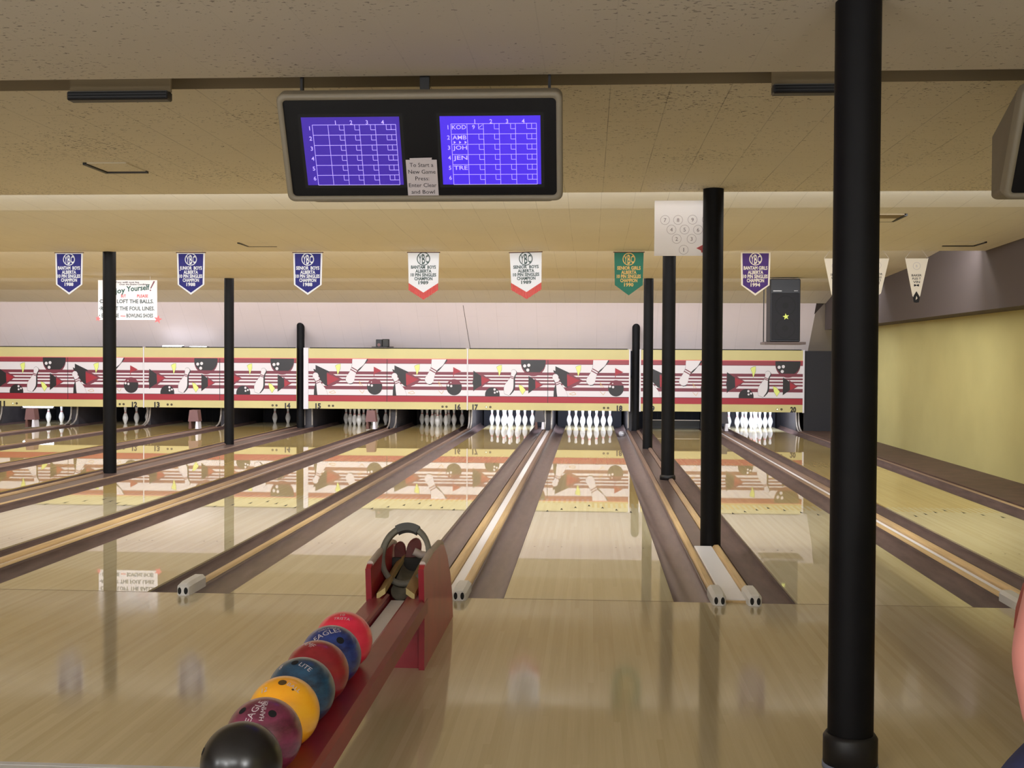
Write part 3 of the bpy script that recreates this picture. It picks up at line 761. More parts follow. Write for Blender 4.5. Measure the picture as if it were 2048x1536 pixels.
# ------------------------------------------------------------------ score monitors
TH = math.radians(27); W2 = .6615; HH = .26
def build_monitor(loc, label, content):
    r = empty('score_monitor', loc, label, 'score monitor', 'hanging score monitors')
    ux = Vector((1, 0, 0)); uy = Vector((0, -math.sin(TH), math.cos(TH))); nb = Vector((0, math.cos(TH), math.sin(TH)))  # nb points back
    def P(x, y, d=0): return ux*x+uy*y+nb*d
    def rr(w, h, rad, n=6):
        out = []
        for sx, sy, a0 in ((1, 1, 0), (-1, 1, 90), (-1, -1, 180), (1, -1, 270)):
            for i in range(n+1):
                a = math.radians(a0+90*i/n); out.append((sx*(w-rad)+rad*math.cos(a), sy*(h-rad)+rad*math.sin(a)))
        return out
    O = rr(W2, HH, .035); I = rr(W2-.028, HH-.028, .02); n = len(O)
    b = MB()
    vs = [P(x, y, .012) for x, y in O]+[P(x*.992, y*.985, 0) for x, y in O]+[P(x, y, 0) for x, y in I]+[P(x, y, .012) for x, y in I]+[P(x, y, .07) for x, y in O]
    fs = []
    for i in range(n):
        j = (i+1) % n
        fs += [[i, j, n+j, n+i], [n+i, n+j, 2*n+j, 2*n+i], [2*n+i, 2*n+j, 3*n+j, 3*n+i], [4*n+i, 4*n+j, j, i]]
    b.add(vs, fs, 'bezel_beige', True); b.build('bezel', r)
    f = MB(); f.add([P(x, y, .011) for x, y in I], [list(range(n))], 'face_black')
    f.build('face_plate', r)
    # housing tapering back
    h = MB(); fr = [P(x, y, .07) for x, y in rr(W2, HH, .035)]
    bk = [Vector((x*.93, .42, -.03+y*.62)) for x, y in rr(W2, HH, .035)]
    h.add(fr+bk, [[i, (i+1) % n, n+(i+1) % n, n+i] for i in range(n)]+[[n+i for i in range(n)]], 'housing_grey'); h.build('housing', r)
    # hanging brackets
    for x in (-.56, .02, .60):
        k = MB(); w = .022 if abs(x) < .1 else .006
        k.box(x-w, x+w, -.03, .0, .215, .46, 'fixture_black'); k.box(x-w, x+w, -.03, .18, .44, .475, 'fixture_black'); k.build('hanging_bracket', r)
    q = 2.354e-3
    def screen(px0, px1, m, names, skew=0):
        x0, x1 = (px0-846)*q, (px1-846)*q; y0, y1 = -.178, .150
        g = MB(); g.add([P(x0-.015, y0-.015, .0105), P(x1+.015, y0-.015, .0105), P(x1+.015, y1+.015, .0105), P(x0-.015, y1+.015, .0105)], [[0, 1, 2, 3]], 'hole_black')
        N = 8; vs = []; fs = []
        for j in range(N+1):
            for i in range(N+1):
                u, v = i/N, j/N; bl = 1-((u-.5)**2+(v-.5)**2)*1.2
                vs.append(P(x0+(x1-x0)*u, y0+(y1-y0)*v, .0098-.002*bl))
        fs = [[j*(N+1)+i, j*(N+1)+i+1, (j+1)*(N+1)+i+1, (j+1)*(N+1)+i] for j in range(N) for i in range(N)]
        g.add(vs, fs, m, True); s = g.build('screen', r)
        t = MB(); w = x1-x0; hgt = y1-y0
        X = lambda u: x0+w*u; Y = lambda v: y1-hgt*v
        def ln(a, b, th=.0022):
            for p in [line(a, b, th)]: t.add([P(x, y, .0068) for x, y in p], [[0, 1, 2, 3]], 'screen_text')
        cols = [.11, .27, .433, .59, .752, .96]; rows = [.11+.148*i for i in range(7)]
        for c in cols: ln((X(c), Y(rows[0])), (X(c), Y(rows[-1])))
        for v in rows: ln((X(cols[0]), Y(v)), (X(cols[-1]), Y(v)))
        for i in range(6):
            for k in range(1, 5):
                xr = X(cols[k+1]); bw = w*.048; bh = hgt*.075
                ln((xr-bw, Y(rows[i])), (xr-bw, Y(rows[i])-bh)); 
                if k == 4: ln((xr-2*bw, Y(rows[i])), (xr-2*bw, Y(rows[i])-bh)); bw *= 2
                ln((xr-bw, Y(rows[i])-bh), (xr, Y(rows[i])-bh))
        def tx(s_, u, v, hh=.020, ww=None): t.text(s_, P(X(u), Y(v), .0068), ux, uy, hh, 'screen_text', w=ww, off=.0003, bold=.012)
        for i in range(6): tx(str(i+1), .08, rows[i]+.045, ww=None)
        for k in range(4): tx(str(k+1), (.35, .51, .67, .83)[k], .075, ww=None)
        for i, nm in names.items():
            tx(nm, .19, rows[i]+.045, ww=.066)
        if names:
            tx('9', .335, rows[0]+.045, ww=None); ln((X(.385), Y(rows[0]+.06)), (X(.425), Y(rows[0]+.015)))
            for k in range(3):
                cxx = .13+.055*k; t.add([P(X(cxx), Y(rows[1]+.095), .0066), P(X(cxx), Y(rows[1]+.14), .0066), P(X(cxx+.022), Y(rows[1]+.118), .0066)], [[0, 1, 2]], 'screen_text')
        t.build('score_grid', s)
    if content:
        screen(610, 806, 'screen_dim', {})
        screen(886, 1084, 'screen_bright', {0: 'KOD', 1: 'AMB', 2: 'JOH', 3: 'JEN', 4: 'TRE'})
    else:
        for a, b_ in ((610, 806), (886, 1084)):
            g = MB(); x0, x1 = (a-846)*q, (b_-846)*q
            g.add([P(x0, -.178, .0095), P(x1, -.178, .0095), P(x1, .15, .0095), P(x0, .15, .0095)], [[0, 1, 2, 3]], 'hole_black'); g.build('screen', r)
    return r, P, ux, uy
mon, P, ux, uy = build_monitor((-.795, -1.80, 2.478), 'wide double score monitor with two purple screens hanging from the ceiling', True)
O_ = Vector(mon.location)
n_ = MB(); n_.add([O_+P(x, y, .0085) for x, y in ((-.077, -.231), (.070, -.231), (.070, -.056), (-.077, -.056))]+[O_+P(x, y, .0068) for x, y in ((-.077, -.231), (.070, -.231), (.070, -.056), (-.077, -.056))],
    [[4, 5, 6, 7], [0, 3, 2, 1], [0, 1, 5, 4], [1, 2, 6, 5], [2, 3, 7, 6], [3, 0, 4, 7]], 'paper')
for i, (s, ww) in enumerate((('To Start a', .112), ('New Game', .13), ('Press:', .066), ('Enter Clear', .132), ('and Bowl', .112))):
    n_.text(s, O_+P(-.0035, -.080-.033*i, .0068), ux, uy, .020, 'ink', w=ww, off=.0008)
n_.add([O_+P(x, y, .0083) for x, y in ((-.058, -.058), (.045, -.058), (.048, -.046), (-.058, -.048))], [[0, 1, 2, 3]], 'paper')
tag(n_.build('paper_notice'), 'paper notice reading To Start a New Game taped between the two purple screens', 'notice')
build_monitor((2.565, -1.80, 2.478), 'score monitor at the right edge of the photo, mostly cut off', False)

# ------------------------------------------------------------------ banners
def banner(x0, x1, lines, field, edge, txtc, label, fringe=None, z0=2.285, emblem='YBC', rod=True, tilt=0):
    w = x1-x0; cx = (x0+x1)/2; ht = 2.812-z0
    r = empty('pennant_banner', (cx, 7.22, 2.812), label, 'banner', 'champion banners hanging under the ceiling')
    r.rotation_euler = (0, tilt, 0)
    hw = w/2; bh = ht*(.86 if fringe else 1); sh = bh*.76
    ol = [(-hw, 0), (hw, 0), (hw*.95, -sh), (0, -bh), (-hw*.95, -sh)]
    c = MB(); b_ = .02
    c.prism(ol[::-1], 'y', 0, .004, edge)
    il = [(-hw+b_, -.012), (hw-b_, -.012), (hw*.95-b_, -sh+.004), (0, -bh+b_*1.3), (-hw*.95+b_, -sh+.004)]
    c.add([(x, -.001, z) for x, z in il], [[0, 1, 2, 3, 4]], field); c.build('cloth', r)
    if fringe:
        f = MB(); n = 26
        for i in range(n):
            u0, u1 = -hw*.95+hw*1.9*i/n, -hw*.95+hw*1.9*(i+.8)/n; z = lambda u: -bh+(bh-sh)*abs(u)/(hw*.95)
            f.box(u0, u1, .001, .003, z((u0+u1)/2)-ht*.15-random.random()*.006, z((u0+u1)/2)+.008, fringe)
        f.build('fringe', r)
    if not rod:
        s = MB(); s.tube([(-hw*.8, .002, -.004), (-hw*.8, .002, .045)], .002, 'white_paint', 5); s.tube([(hw*.8, .002, -.004), (hw*.8, .002, .045)], .002, 'white_paint', 5); s.build('cord', r)
    if rod:
        m = MB(); m.tube([(-hw-.012, .002, .004), (hw+.012, .002, .004)], .006, 'brown_base', 8); m.build('rod', r)
        s = MB(); s.tube([(-hw*.8, .002, .008), (-hw*.8, .002, .045)], .002, 'white_paint', 5); s.tube([(hw*.8, .002, .008), (hw*.8, .002, .045)], .002, 'white_paint', 5); s.build('cord', r)
    t = MB(); o = (0, -.002, -bh*.155)
    R = w*.215
    t.flat(ring(0, 0, R, R*.13, 32), o, (1, 0, 0), (0, 0, 1), txtc, .0005)
    for s_, dx, ww in (('Y', -.5, .42), ('B', 0, .42), ('C', .5, .4)):
        t.text(s_, (dx*R*1.02, -.002, o[2]), (1, 0, 0), (0, 0, 1), R*(1.5 if s_ == 'B' else 1.15), txtc, w=R*ww*1.1, off=.0006, bold=.02)
    t.build('emblem', r)
    t = MB(); zs = [.36, .46, .555, .65, .75]; wid = [.80, .52, .82, .58, .32]; cols = txtc
    for s_, z, ww in zip(lines, zs, wid): t.text(s_, (0, -.002, -bh*z), (1, 0, 0), (0, 0, 1), bh*.080, cols, w=w*ww, off=.0006, bold=.035)
    t.build('lettering', r)
    return r
L_ = lambda a, y: (a, 'ALBERTA', '10 PIN SINGLES', 'CHAMPION', y)
banner(-6.79, -6.43, L_('BANTAM  BOYS', '1988'), 'navy', 'banner_white', 'banner_white', 'navy blue banner reading BANTAM BOYS 1988, leftmost of the row')
banner(-5.21, -4.85, L_('JUNIOR  BOYS', '1988'), 'navy', 'banner_white', 'banner_white', 'navy blue banner reading JUNIOR BOYS 1988, second from the left')
banner(-3.72, -3.35, L_('SENIOR  BOYS', '1988'), 'navy', 'banner_white', 'banner_white', 'navy blue banner reading SENIOR BOYS 1988, left of the monitor')
banner(-2.27, -1.88, L_('BANTAM  BOYS', '1989'), 'banner_white', 'banner_white', 'sign_ink', 'white banner with red fringe reading BANTAM BOYS 1989', fringe='banner_red', z0=2.235)
banner(-1.0, -.605, L_('SENIOR  BOYS', '1989'), 'banner_white', 'banner_white', 'sign_ink', 'white banner with red fringe reading SENIOR BOYS 1989', fringe='banner_red', z0=2.245, tilt=math.radians(-1.5))
banner(.29, .65, L_('SENIOR GIRLS', '1990'), 'banner_green', 'banner_green', 'banner_gold', 'green banner with gold lettering reading SENIOR GIRLS 1990')
banner(1.83, 2.19, L_('BANTAM GIRLS', '1994'), 'banner_purple', 'banner_cream', 'banner_cream', 'purple banner with cream tip reading BANTAM GIRLS 1994', rod=False)
def pennant(x0, x1, z1, z0, lines, label, dark_tip, y=7.2):
    w = x1-x0; cx = (x0+x1)/2
    r = empty('triangle_pennant', (cx, y, z1), label, 'pennant', 'white triangular pennants')
    hw = w/2; h = z1-z0; tw = .045
    MB().prism([(-hw, 0), (-tw, -h*.85), (0, -h*.92), (tw, -h*.85), (hw, 0)], 'y', 0, .004, 'banner_cream').build('cloth', r)
    s = MB(); s.tube([(-hw, .002, 0), (-hw*.45, .002, .1)], .002, 'white_paint', 5); s.tube([(hw, .002, 0), (hw*.45, .002, .1)], .002, 'white_paint', 5)
    s.build('cord', r)
    t = MB()
    t.flat(ring(0, 0, .045, .004, 20), (0, -.001, -h*.17), (1, 0, 0), (0, 0, 1), 'pencil', .0005); t.text('B', (0, -.001, -h*.17), (1, 0, 0), (0, 0, 1), .03, 'pencil', off=.0005)
    for i, s_ in enumerate(lines): t.text(s_, (0, -.001, -h*(.38+.075*i)), (1, 0, 0), (0, 0, 1), .026, 'ink', w=min(.13, .12-.02*i), off=.0006, bold=.02)
    t.build('lettering', r)
    if dark_tip:
        k = MB(); k.prism([(-.032, -h*.84), (-.04, -h*.9), (-.03, -h*.99), (0, -h*1.0), (.03, -h*.99), (.04, -h*.9), (.032, -h*.84), (0, -h*.74)], 'y', -.004, -.001, 'hole_black')
        k.flat([[(-.008, -.02), (.012, .0), (.0, .03), (-.006, .0)]], (0, -.005, -h*.9), (1, 0, 0), (0, 0, 1), 'banner_cream', .001)
        tip = k.build('tip_patch', r); tip['label'] = 'black tip patch with a small pale figure'
pennant(3.795, 4.07, 2.735, 2.20, ('BAKER', 'PLES T', 'VIN', 'M'), 'white triangular pennant with black tip, nearest the right wall', True)
pennant(3.33, 3.605, 2.735, 2.24, ('SENIOR', 'DOUBLE', 'PENCI', 'CAPT'), 'white triangular pennant half hidden behind the biggest column, on its right', False)
pennant(2.83, 3.105, 2.735, 2.22, ('SENIOR', 'SINGLE', 'CH', ''), 'white triangular pennant half hidden behind the biggest column, on its left', False)

# ------------------------------------------------------------------ wall signs, speaker, camera
# house rules sign
r = empty('house_rules_sign', (-7.80, 12.02, 2.12), 'white hand-lettered Enjoy Yourself rules sign behind a black column', 'sign')
b = MB(); b.box(-.50, .52, 0, .006, 0, .67, 'paper_white'); b.build('board', r)
t = MB(); X_ = (1, 0, 0); Z_ = (0, 0, 1)
F = lambda s_, x, z, h, w, m, al='c', sl=0: t.text(s_, (x, -.001, z), Vector((1, 0, sl)), Z_, h*1.08, m, w=w, off=.001, bold=.025, align=al)
F('You will not be', .0, .635, .022, .42, 'ink'); F('Over the Entire Condition', .12, .600, .022, .50, 'ink')
F('Enjoy', -.18, .49, .085, .30, 'sign_green', sl=.12); F('Yourself', .19, .54, .085, .40, 'sign_green', sl=.08)
t.flat([[(0, 0), (.02, 0), (.085, .12), (.06, .125)]], (.40, -.001, .53), X_, Z_, 'art_maroon', .001); t.flat([circ(.405, .50, .013, n=12)], (0, -.001, 0), X_, Z_, 'art_maroon', .001)
F('BUT', -.06, .405, .045, .085, 'sign_red'); F('PLEASE', .27, .405, .045, .19, 'sign_red')
F("DON'T LOFT THE BALLS.", .0, .315, .06, .92, 'sign_ink'); F('RESPECT THE FOUL LINES.', .01, .195, .06, .93, 'sign_ink')
F('EVERYONE', -.29, .075, .06, .30, 'sign_ink'); F('WEAR', -.07, .065, .025, .09, 'sign_red'); F('BOWLING SHOES', .22, .075, .06, .46, 'sign_ink')
for z in (.315, .195, .075): t.flat([circ(-.475, z, .009, n=10)], (0, -.001, 0), X_, Z_, 'ink', .001)
t.build('lettering', r)
for x, z, s_ in ((-.50, .02, .05), (.535, .01, .075)):
    MB().prism(star(x, z, s_, rot=.2), 'y', -.004, -.001, 'sign_pink').build('star_sticker', r)
k = MB(); k.tube([(-.4, .003, .67), (-.4, .003, .76)], .003, 'white_paint', 5); k.tube([(.4, .003, .67), (.4, .003, .76)], .003, 'white_paint', 5); k.build('hanging_cord', r)
# pin chart
r = empty('pin_chart', (.765, 2.2822, 2.336), 'white pin position chart with numbered circles on a black column', 'sign')
b = MB(); b.box(-.252, .25, 0, .004, 0, .445, 'paper_lit'); b.build('board', r)
t = MB(); q = 1/9.62/249.0*1.0   # px of the enlarged crop to metres is ~ .000412
cr = lambda u, v: ((u-800)*.000406, .445-(v-240)*.000406)
for s_, u, v in (('7', 548, 625), ('8', 805, 625), ('9', 1090, 620), ('10', 1370, 620), ('4', 675, 815), ('5', 935, 815), ('6', 1200, 820), ('2', 780, 1000), ('3', 1075, 1000), ('1', 920, 1215)):
    x, z = cr(u, v); t.flat(ring(x, z, .038, .0028, 24), (-.065, -.001, 0), X_, Z_, 'pencil', .0008)
    t.text(s_, (x-.065, -.001, z), X_, Z_, .032, 'ink' if s_ == '1' else mat('grey_ink', (140, 126, 136)), off=.0008)
t.build('chart_print', r); t = MB()
x, z = cr(1290, 1160); t.flat([[(x-.05, z-.01), (x-.01, z-.03), (x-.01, z-.045), (x+.05, z-.045), (x+.05, z+.03), (x, z+.015)]], (-.065, -.001, 0), X_, Z_, 'sign_pink', .0008)
t.build('arrow_mark', r)
# PA speaker hanging on a shelf
r = empty('loudspeaker', (3.19, 12.2, 1.80), 'tall black loudspeaker with a small yellow star sticker', 'loudspeaker')
b = MB(); b.box(-.245, .245, 0, .42, 0, 1.03, 'speaker_black', bev=.012); b.build('cabinet', r)
g = MB(); g.box(-.225, .225, -.012, 0, .03, .80, 'speaker_grille', bev=.01); g.build('grille', r)
rings = MB()
for z in (.22, .59): rings.flat(ring(0, 0, .17, .02, 32), (0, -.0125, z), X_, Z_, 'driver_dark', .001); rings.flat([circ(0, 0, .05, n=24)], (0, -.0125, z), X_, Z_, 'driver_dark', .001)
rings.build('driver', r)
n_ = MB(); n_.box(-.2, -.06, -.014, -.0, .825, .84, 'steel'); n_.box(.14, .2, -.014, 0, .83, .84, 'steel'); n_.build('trim_badge', r)
MB().prism(star(.01, .41, .055, rot=-.15), 'y', -.0175, -.0145, 'star_lime').build('star_sticker', r)
r = empty('speaker_shelf', (3.19, 12.2, 1.755), 'dark wooden shelf hanging under the black loudspeaker', 'shelf')
MB().box(-.33, .33, -.06, .5, 0, .043, 'board_dark', bev=.004).build('board', r)
for x in (-.28, .28): MB().box(x-.008, x+.008, .46, .476, .043, 1.36, 'fixture_black').build('hanger', r)
# small box camera over the masking unit
r = empty('box_camera', (-4.37, 17.32, 1.722), 'small black box camera on a thin shelf above masking unit 15-16', 'camera')
b = MB(); b.box(-.15, -.02, -.09, .06, .018, .17, 'fixture_black', bev=.006); b.box(-.02, .11, -.05, .1, .02, .18, 'rubber_dark', bev=.006); b.build('body', r)
b = MB(); b.flat([circ(0, 0, .035, n=18)], (-.085, -.0915, .055), X_, Z_, 'pinkgrey', .001); b.build('lens', r)
b = MB(); b.prism([(-.25, -.03), (-.22, -.12), (.1, -.14), (.2, -.02), (.2, .1), (-.2, .1)], 'z', .002, .018, 'fixture_black'); b.build('shelf', r)
# lamp tubes glimpsed over and under the masking boards
def tubelamp(x0, x1, y, z, label, m='tube_glow', rr=.016):
    r = empty('fluorescent_tube', ((x0+x1)/2, y, z), label, 'lamp tube')
    MB().tube([(-(x1-x0)/2, 0, 0), ((x1-x0)/2, 0, 0)], rr, m, 8).build('tube', r)
    e = MB(); 
    for s in (-1, 1): e.box(s*(x1-x0)/2-.012, s*(x1-x0)/2+.012, 17.351-y, .018, -.018, .018, 'steel')
    e.build('end_fitting', r); return r
tubelamp(-9.2, -8.75, 17.45, 1.722, 'glowing lamp tube peeking over masking number 13', rr=.028)
tubelamp(-8.6, -8.2, 17.45, 1.715, 'shorter glowing lamp tube peeking over masking unit 13-14', rr=.02)
tubelamp(centers[19]-.45, centers[19]+.45, 17.62, .52, 'white lamp tube behind the masking board of lane 19', 'tube_pit', rr=.03)
r = empty('lifted_pin_light', (centers[11]-.05, 17.75, .40), 'glowing white lamp box hanging low over the pin deck of lane 11', 'lamp')
MB().box(-.32, .36, 0, .1, -.03, .07, 'tube_pit', bev=.02).build('lamp_panel', r); MB().box(-.34, .38, .0, .12, -.06, -.035, 'steel', bev=.006).build('lower_rim', r)
for x in (-.25, .27): MB().box(x-.01, x+.01, -.398, .02, .07, .09, 'steel').build('arm', r)

# ------------------------------------------------------------------ ball return rack
def make_rack(loc, label):
    r = empty('ball_return', loc, label, 'ball return', 'red ball returns')
    # local: x across, y towards pins; hood front at y=0, origin on the floor
    SP = [(0, 0), (0, .30), (-.03, .49), (.0, .505), (.30, .52), (.66, .515), (.74, .49), (.90, .40), (1.05, .27), (1.15, .12), (1.18, 0)]
    for s in (-1, 1):
        a, b = (.115, .14) if s > 0 else (-.14, -.115)
        p = MB(); p.prism(SP, 'x', a, b, 'rack_worn')
        # bright front edge strip
        p.prism([(-.001, .0), (-.001, .30), (-.031, .49), (-.036, .49), (-.006, .30), (-.006, 0)], 'x', a-.001, b+.001, 'rack_red')
        p.build('side_panel', r)
        e = MB(); e.tube([((a+b)/2, .02, .505), ((a+b)/2, .30, .522), ((a+b)/2, .62, .517), ((a+b)/2, .72, .497)], .016, 'pad_pale', 8); e.build('edge_pad', r)
    MB().box(-.115, .115, .03, .055, 0, .25, 'rack_red').build('front_board', r)
    MB().prism([(1.0, 0), (1.02, .25), (.92, .36), (.90, .35), (.98, .24), (.97, 0)], 'x', -.115, .115, 'rack_red').build('rear_board', r)
    # two long rails, sloping slightly down towards the bowlers
    def slope(y): return .012*y
    for s in (-1, 1):
        m = MB(); prof = [(.046, .255), (.142, .255), (.142, .322), (.130, .341), (.058, .345), (.046, .338)]
        vs = []
        for y in (.10, -3.0): vs += [(s*x, y, z+slope(y)) for x, z in prof]
        n = len(prof); m.add(vs, [[i, (i+1) % n, n+(i+1) % n, n+i] for i in range(n)]+[list(range(n)), [n+i for i in range(n)]], 'rack_red'); m.build('rail', r)
    m = MB(); m.add([(x, y, z+slope(y)) for y in (.10, -3.0) for x, z in ((-.038, .285), (.038, .285), (.038, .312), (-.038, .312))], [[0, 1, 5, 4], [1, 2, 6, 5], [2, 3, 7, 6], [3, 0, 4, 7], [0, 3, 2, 1], [4, 5, 6, 7]], 'track_white'); m.build('track', r)
    m = MB(); m.add([(x, y, z+slope(y)) for y in (.10, -3.0) for x, z in ((-.045, .257), (.045, .257), (.045, .272), (-.045, .272))], [[0, 1, 5, 4], [1, 2, 6, 5], [2, 3, 7, 6], [3, 0, 4, 7], [0, 3, 2, 1], [4, 5, 6, 7]], 'rubber_dark'); m.build('track_bed', r)
    f = MB(); f.box(-.1, .1, -2.7, -2.66, 0, .225, 'rack_red'); f.box(-.13, .13, -2.82, -2.54, 0, .03, 'rack_red'); f.build('stand', r)
    # hood interior
    for s in (-1, 1):
        p = MB(); p.add([(s*x+dx, y, z) for y, z, dx in ((.0, .395, 0), (.62, .455, 0)) for x, z_ in ((.050, 0), (.092, 0)) for z in (z, z-.03)], [[0, 2, 6, 4], [1, 5, 7, 3], [0, 4, 5, 1], [2, 3, 7, 6], [0, 1, 3, 2], [4, 6, 7, 5]], 'pad_tan'); p.build('guide_pad', r)
    c = MB(); vs = []
    N = 8
    for y, z in ((.16, .355), (.3, .375), (.55, .42)):
        for i in range(N+1):
            a = PI*i/N; vs.append((-math.cos(a)*.05, y-(.04*math.sin(a) if y < .2 else 0), z-.045*math.sin(a)))
    c.add(vs, [[k*(N+1)+i, k*(N+1)+i+1, (k+1)*(N+1)+i+1, (k+1)*(N+1)+i] for k in range(2) for i in range(N)], 'rubber_grey', True)
    c.add([(x, y, z-.006) for x, y, z in vs], [[k*(N+1)+i, (k+1)*(N+1)+i, (k+1)*(N+1)+i+1, k*(N+1)+i+1] for k in range(2) for i in range(N)], 'rubber_dark', True)
    c.build('channel', r)
    MB().box(-.114, .114, .57, .60, .30, .44, 'rubber_dark').build('back_plate', r)
    # rubber flaps at the mouth
    for x0, w, h, m, tl in ((-.075, .032, .085, 'flap_brown', -.01), (-.01, .04, .105, 'flap_brown', .01)):
        fl_ = MB(); out = [(-w, 0), (w, 0)]+[(w*math.cos(PI*i/8)*.97, h*.55+h*.45*math.sin(PI*i/8)) for i in range(9)]
        fl_.add([(x0+x+tl*(z/h), .60+.05*(z/h)**2, .43+z) for x, z in out]+[(x0+x+tl*(z/h), .615+.05*(z/h)**2, .43+z) for x, z in out],
                [list(range(11))[::-1], [11+i for i in range(11)]]+[[i, (i+1) % 11, 11+(i+1) % 11, 11+i] for i in range(11)], m); fl_.build('rubber_flap', r)
    e = MB(); e.tube([(.0, .58, .475), (.04, .585, .455), (.075, .58, .455), (.112, .57, .48)], .022, 'pad_pale', 8); e.build('mouth_pad', r)
    # hoop
    h = MB(); N = 40; cz, cy = .50, .30; rx, rz = .133, .166; th = math.radians(30); vs = []
    for i in range(N):
        a = 2*PI*i/N
        for dr, dw in ((0, -.014), (0, .014), (-.028, .014), (-.028, -.014)):
            x = (rx+dr)*math.cos(a); u = (rz+dr)*math.sin(a)
            vs.append((x, cy+u*math.sin(th)+dw*math.cos(th), cz+u*math.cos(th)-dw*math.sin(th)))
    h.add(vs, [[i*4+k, ((i+1) % N)*4+k, ((i+1) % N)*4+(k+1) % 4, i*4+(k+1) % 4] for i in range(N) for k in range(4)], 'rubber_grey', True); hp = h.build('hoop', r)
    g = MB(); vs = []; M = 10
    for i in range(M+1):
        a = math.radians(62+56*i/M)
        for dr, dw in ((.005, -.02), (.005, .02), (-.036, .02), (-.036, -.02)):
            x = (rx+dr)*math.cos(a); u = (rz+dr)*math.sin(a)
            vs.append((x, cy+u*math.sin(th)+dw*math.cos(th), cz+u*math.cos(th)-dw*math.sin(th)))
    g.add(vs, [[i*4+k, (i+1)*4+k, (i+1)*4+(k+1) % 4, i*4+(k+1) % 4] for i in range(M) for k in range(4)]+[[0, 1, 2, 3], [M*4+3, M*4+2, M*4+1, M*4]], 'sleeve_grey'); g.build('hoop_sleeve', hp)
    return r
make_rack((-.925, -1.70, 0), 'red ball return with a grey hoop, seven balls queued on its rails')
make_rack((2.53, -1.70, 0), 'red ball return at the right edge of the photo, mostly cut off')

# ------------------------------------------------------------------ bowling balls
def bowling_ball(y, m, label, holes, words, rot=0):
    R = .1085; z = .372+.012*(y+1.7)
    # ball nests between the rails: centre height from the rail edges
    zc_ = .343+.012*(y+1.70)+math.sqrt(R*R-.048**2)
    r = empty('bowling_ball', (-.925, y, zc_), label, 'bowling ball', 'bowling balls on the red return')
    sphere(MB(), (0, 0, 0), R, m, 48, 32).build('shell', r)
    def frame(az, el, spin):
        n = Vector((math.sin(az)*math.cos(el), -math.cos(az)*math.cos(el), math.sin(el)))
        t = Vector((0, 0, 1)).cross(n); t = t.normalized() if t.length > .01 else Vector((1, 0, 0)); b = n.cross(t)
        c, s = math.cos(spin), math.sin(spin); return n, t*c+b*s, b*c-t*s
    for az, el, rad in holes:
        n, t, b = frame(math.radians(az), math.radians(el), 0); h = MB(); k = 18; vs = []
        for q in (1.0, .0):
            pass
        ringv = [(n*math.sqrt(1-(rad/R)**2)+(t*math.cos(2*PI*i/k)+b*math.sin(2*PI*i/k))*(rad/R)).normalized()*(R+.0006) for i in range(k)]
        h.add(ringv+[n*(R+.0006)], [[i, (i+1) % k, k] for i in range(k)], mat('hole_'+m, tuple(int(255*(x**(1/2.2))*.35) for x in (.9, .45, .05)) if m == 'ball_yellow' else (8, 8, 12), rough=.8), True)
        h.build('finger_hole', r)
    for txt, az, el, spin, size in words:
        n, t, b = frame(math.radians(az), math.radians(el), math.radians(spin)); V, F_ = text_mesh(txt, .0)
        x0 = min(v[0] for v in V); x1 = max(v[0] for v in V); w = MB()
        w.add([(n*R+t*((x-(x0+x1)/2)*size)+b*((yy-.36)*size)).normalized()*(R+.0008) for x, yy in V], F_, mat('engraving', (196, 186, 190), rough=.6)); w.build('engraving', r)
ys = [-4.19+.2172*i for i in range(7)]
bowling_ball(ys[0], 'ball_black', 'black bowling ball, nearest the camera and cut by the frame', [(-70, 22, .011)], [])
bowling_ball(ys[1], 'ball_maroon', 'swirled purple maroon bowling ball just behind the black ball', [(-48, 52, .012), (35, 50, .012)], [('EAGLE', -12, 58, 80, .030), ('HAMMER', 14, 60, 80, .020)])
bowling_ball(ys[2], 'ball_yellow', 'yellow orange bowling ball, the only bright yellow one', [(8, 70, .013), (38, 52, .004)], [('BALL', 45, 56, -60, .022), ('12', -40, 50, 40, .026)])
bowling_ball(ys[3], 'ball_teal', 'dark teal blue bowling ball behind the yellow ball', [(-20, 70, .012)], [('LITE', 28, 60, -50, .026), ('8', -60, 52, 40, .026)])
bowling_ball(ys[4], 'ball_red', 'plain dark red bowling ball between the two blue balls', [], [('AMF', -40, 72, 0, .030)])
bowling_ball(ys[5], 'ball_blue', 'dark royal blue bowling ball just in front of the pink-red ball', [(36, 42, .014)], [('EAGLES', -4, 62, 35, .034), ('COLUMBIA', -14, 74, 35, .014)])
bowling_ball(ys[6], 'ball_pink', 'bright pinkish red bowling ball at the head of the queue', [], [('TRISTA', 4, 62, -5, .020), ('10', 5, 74, 0, .022)])

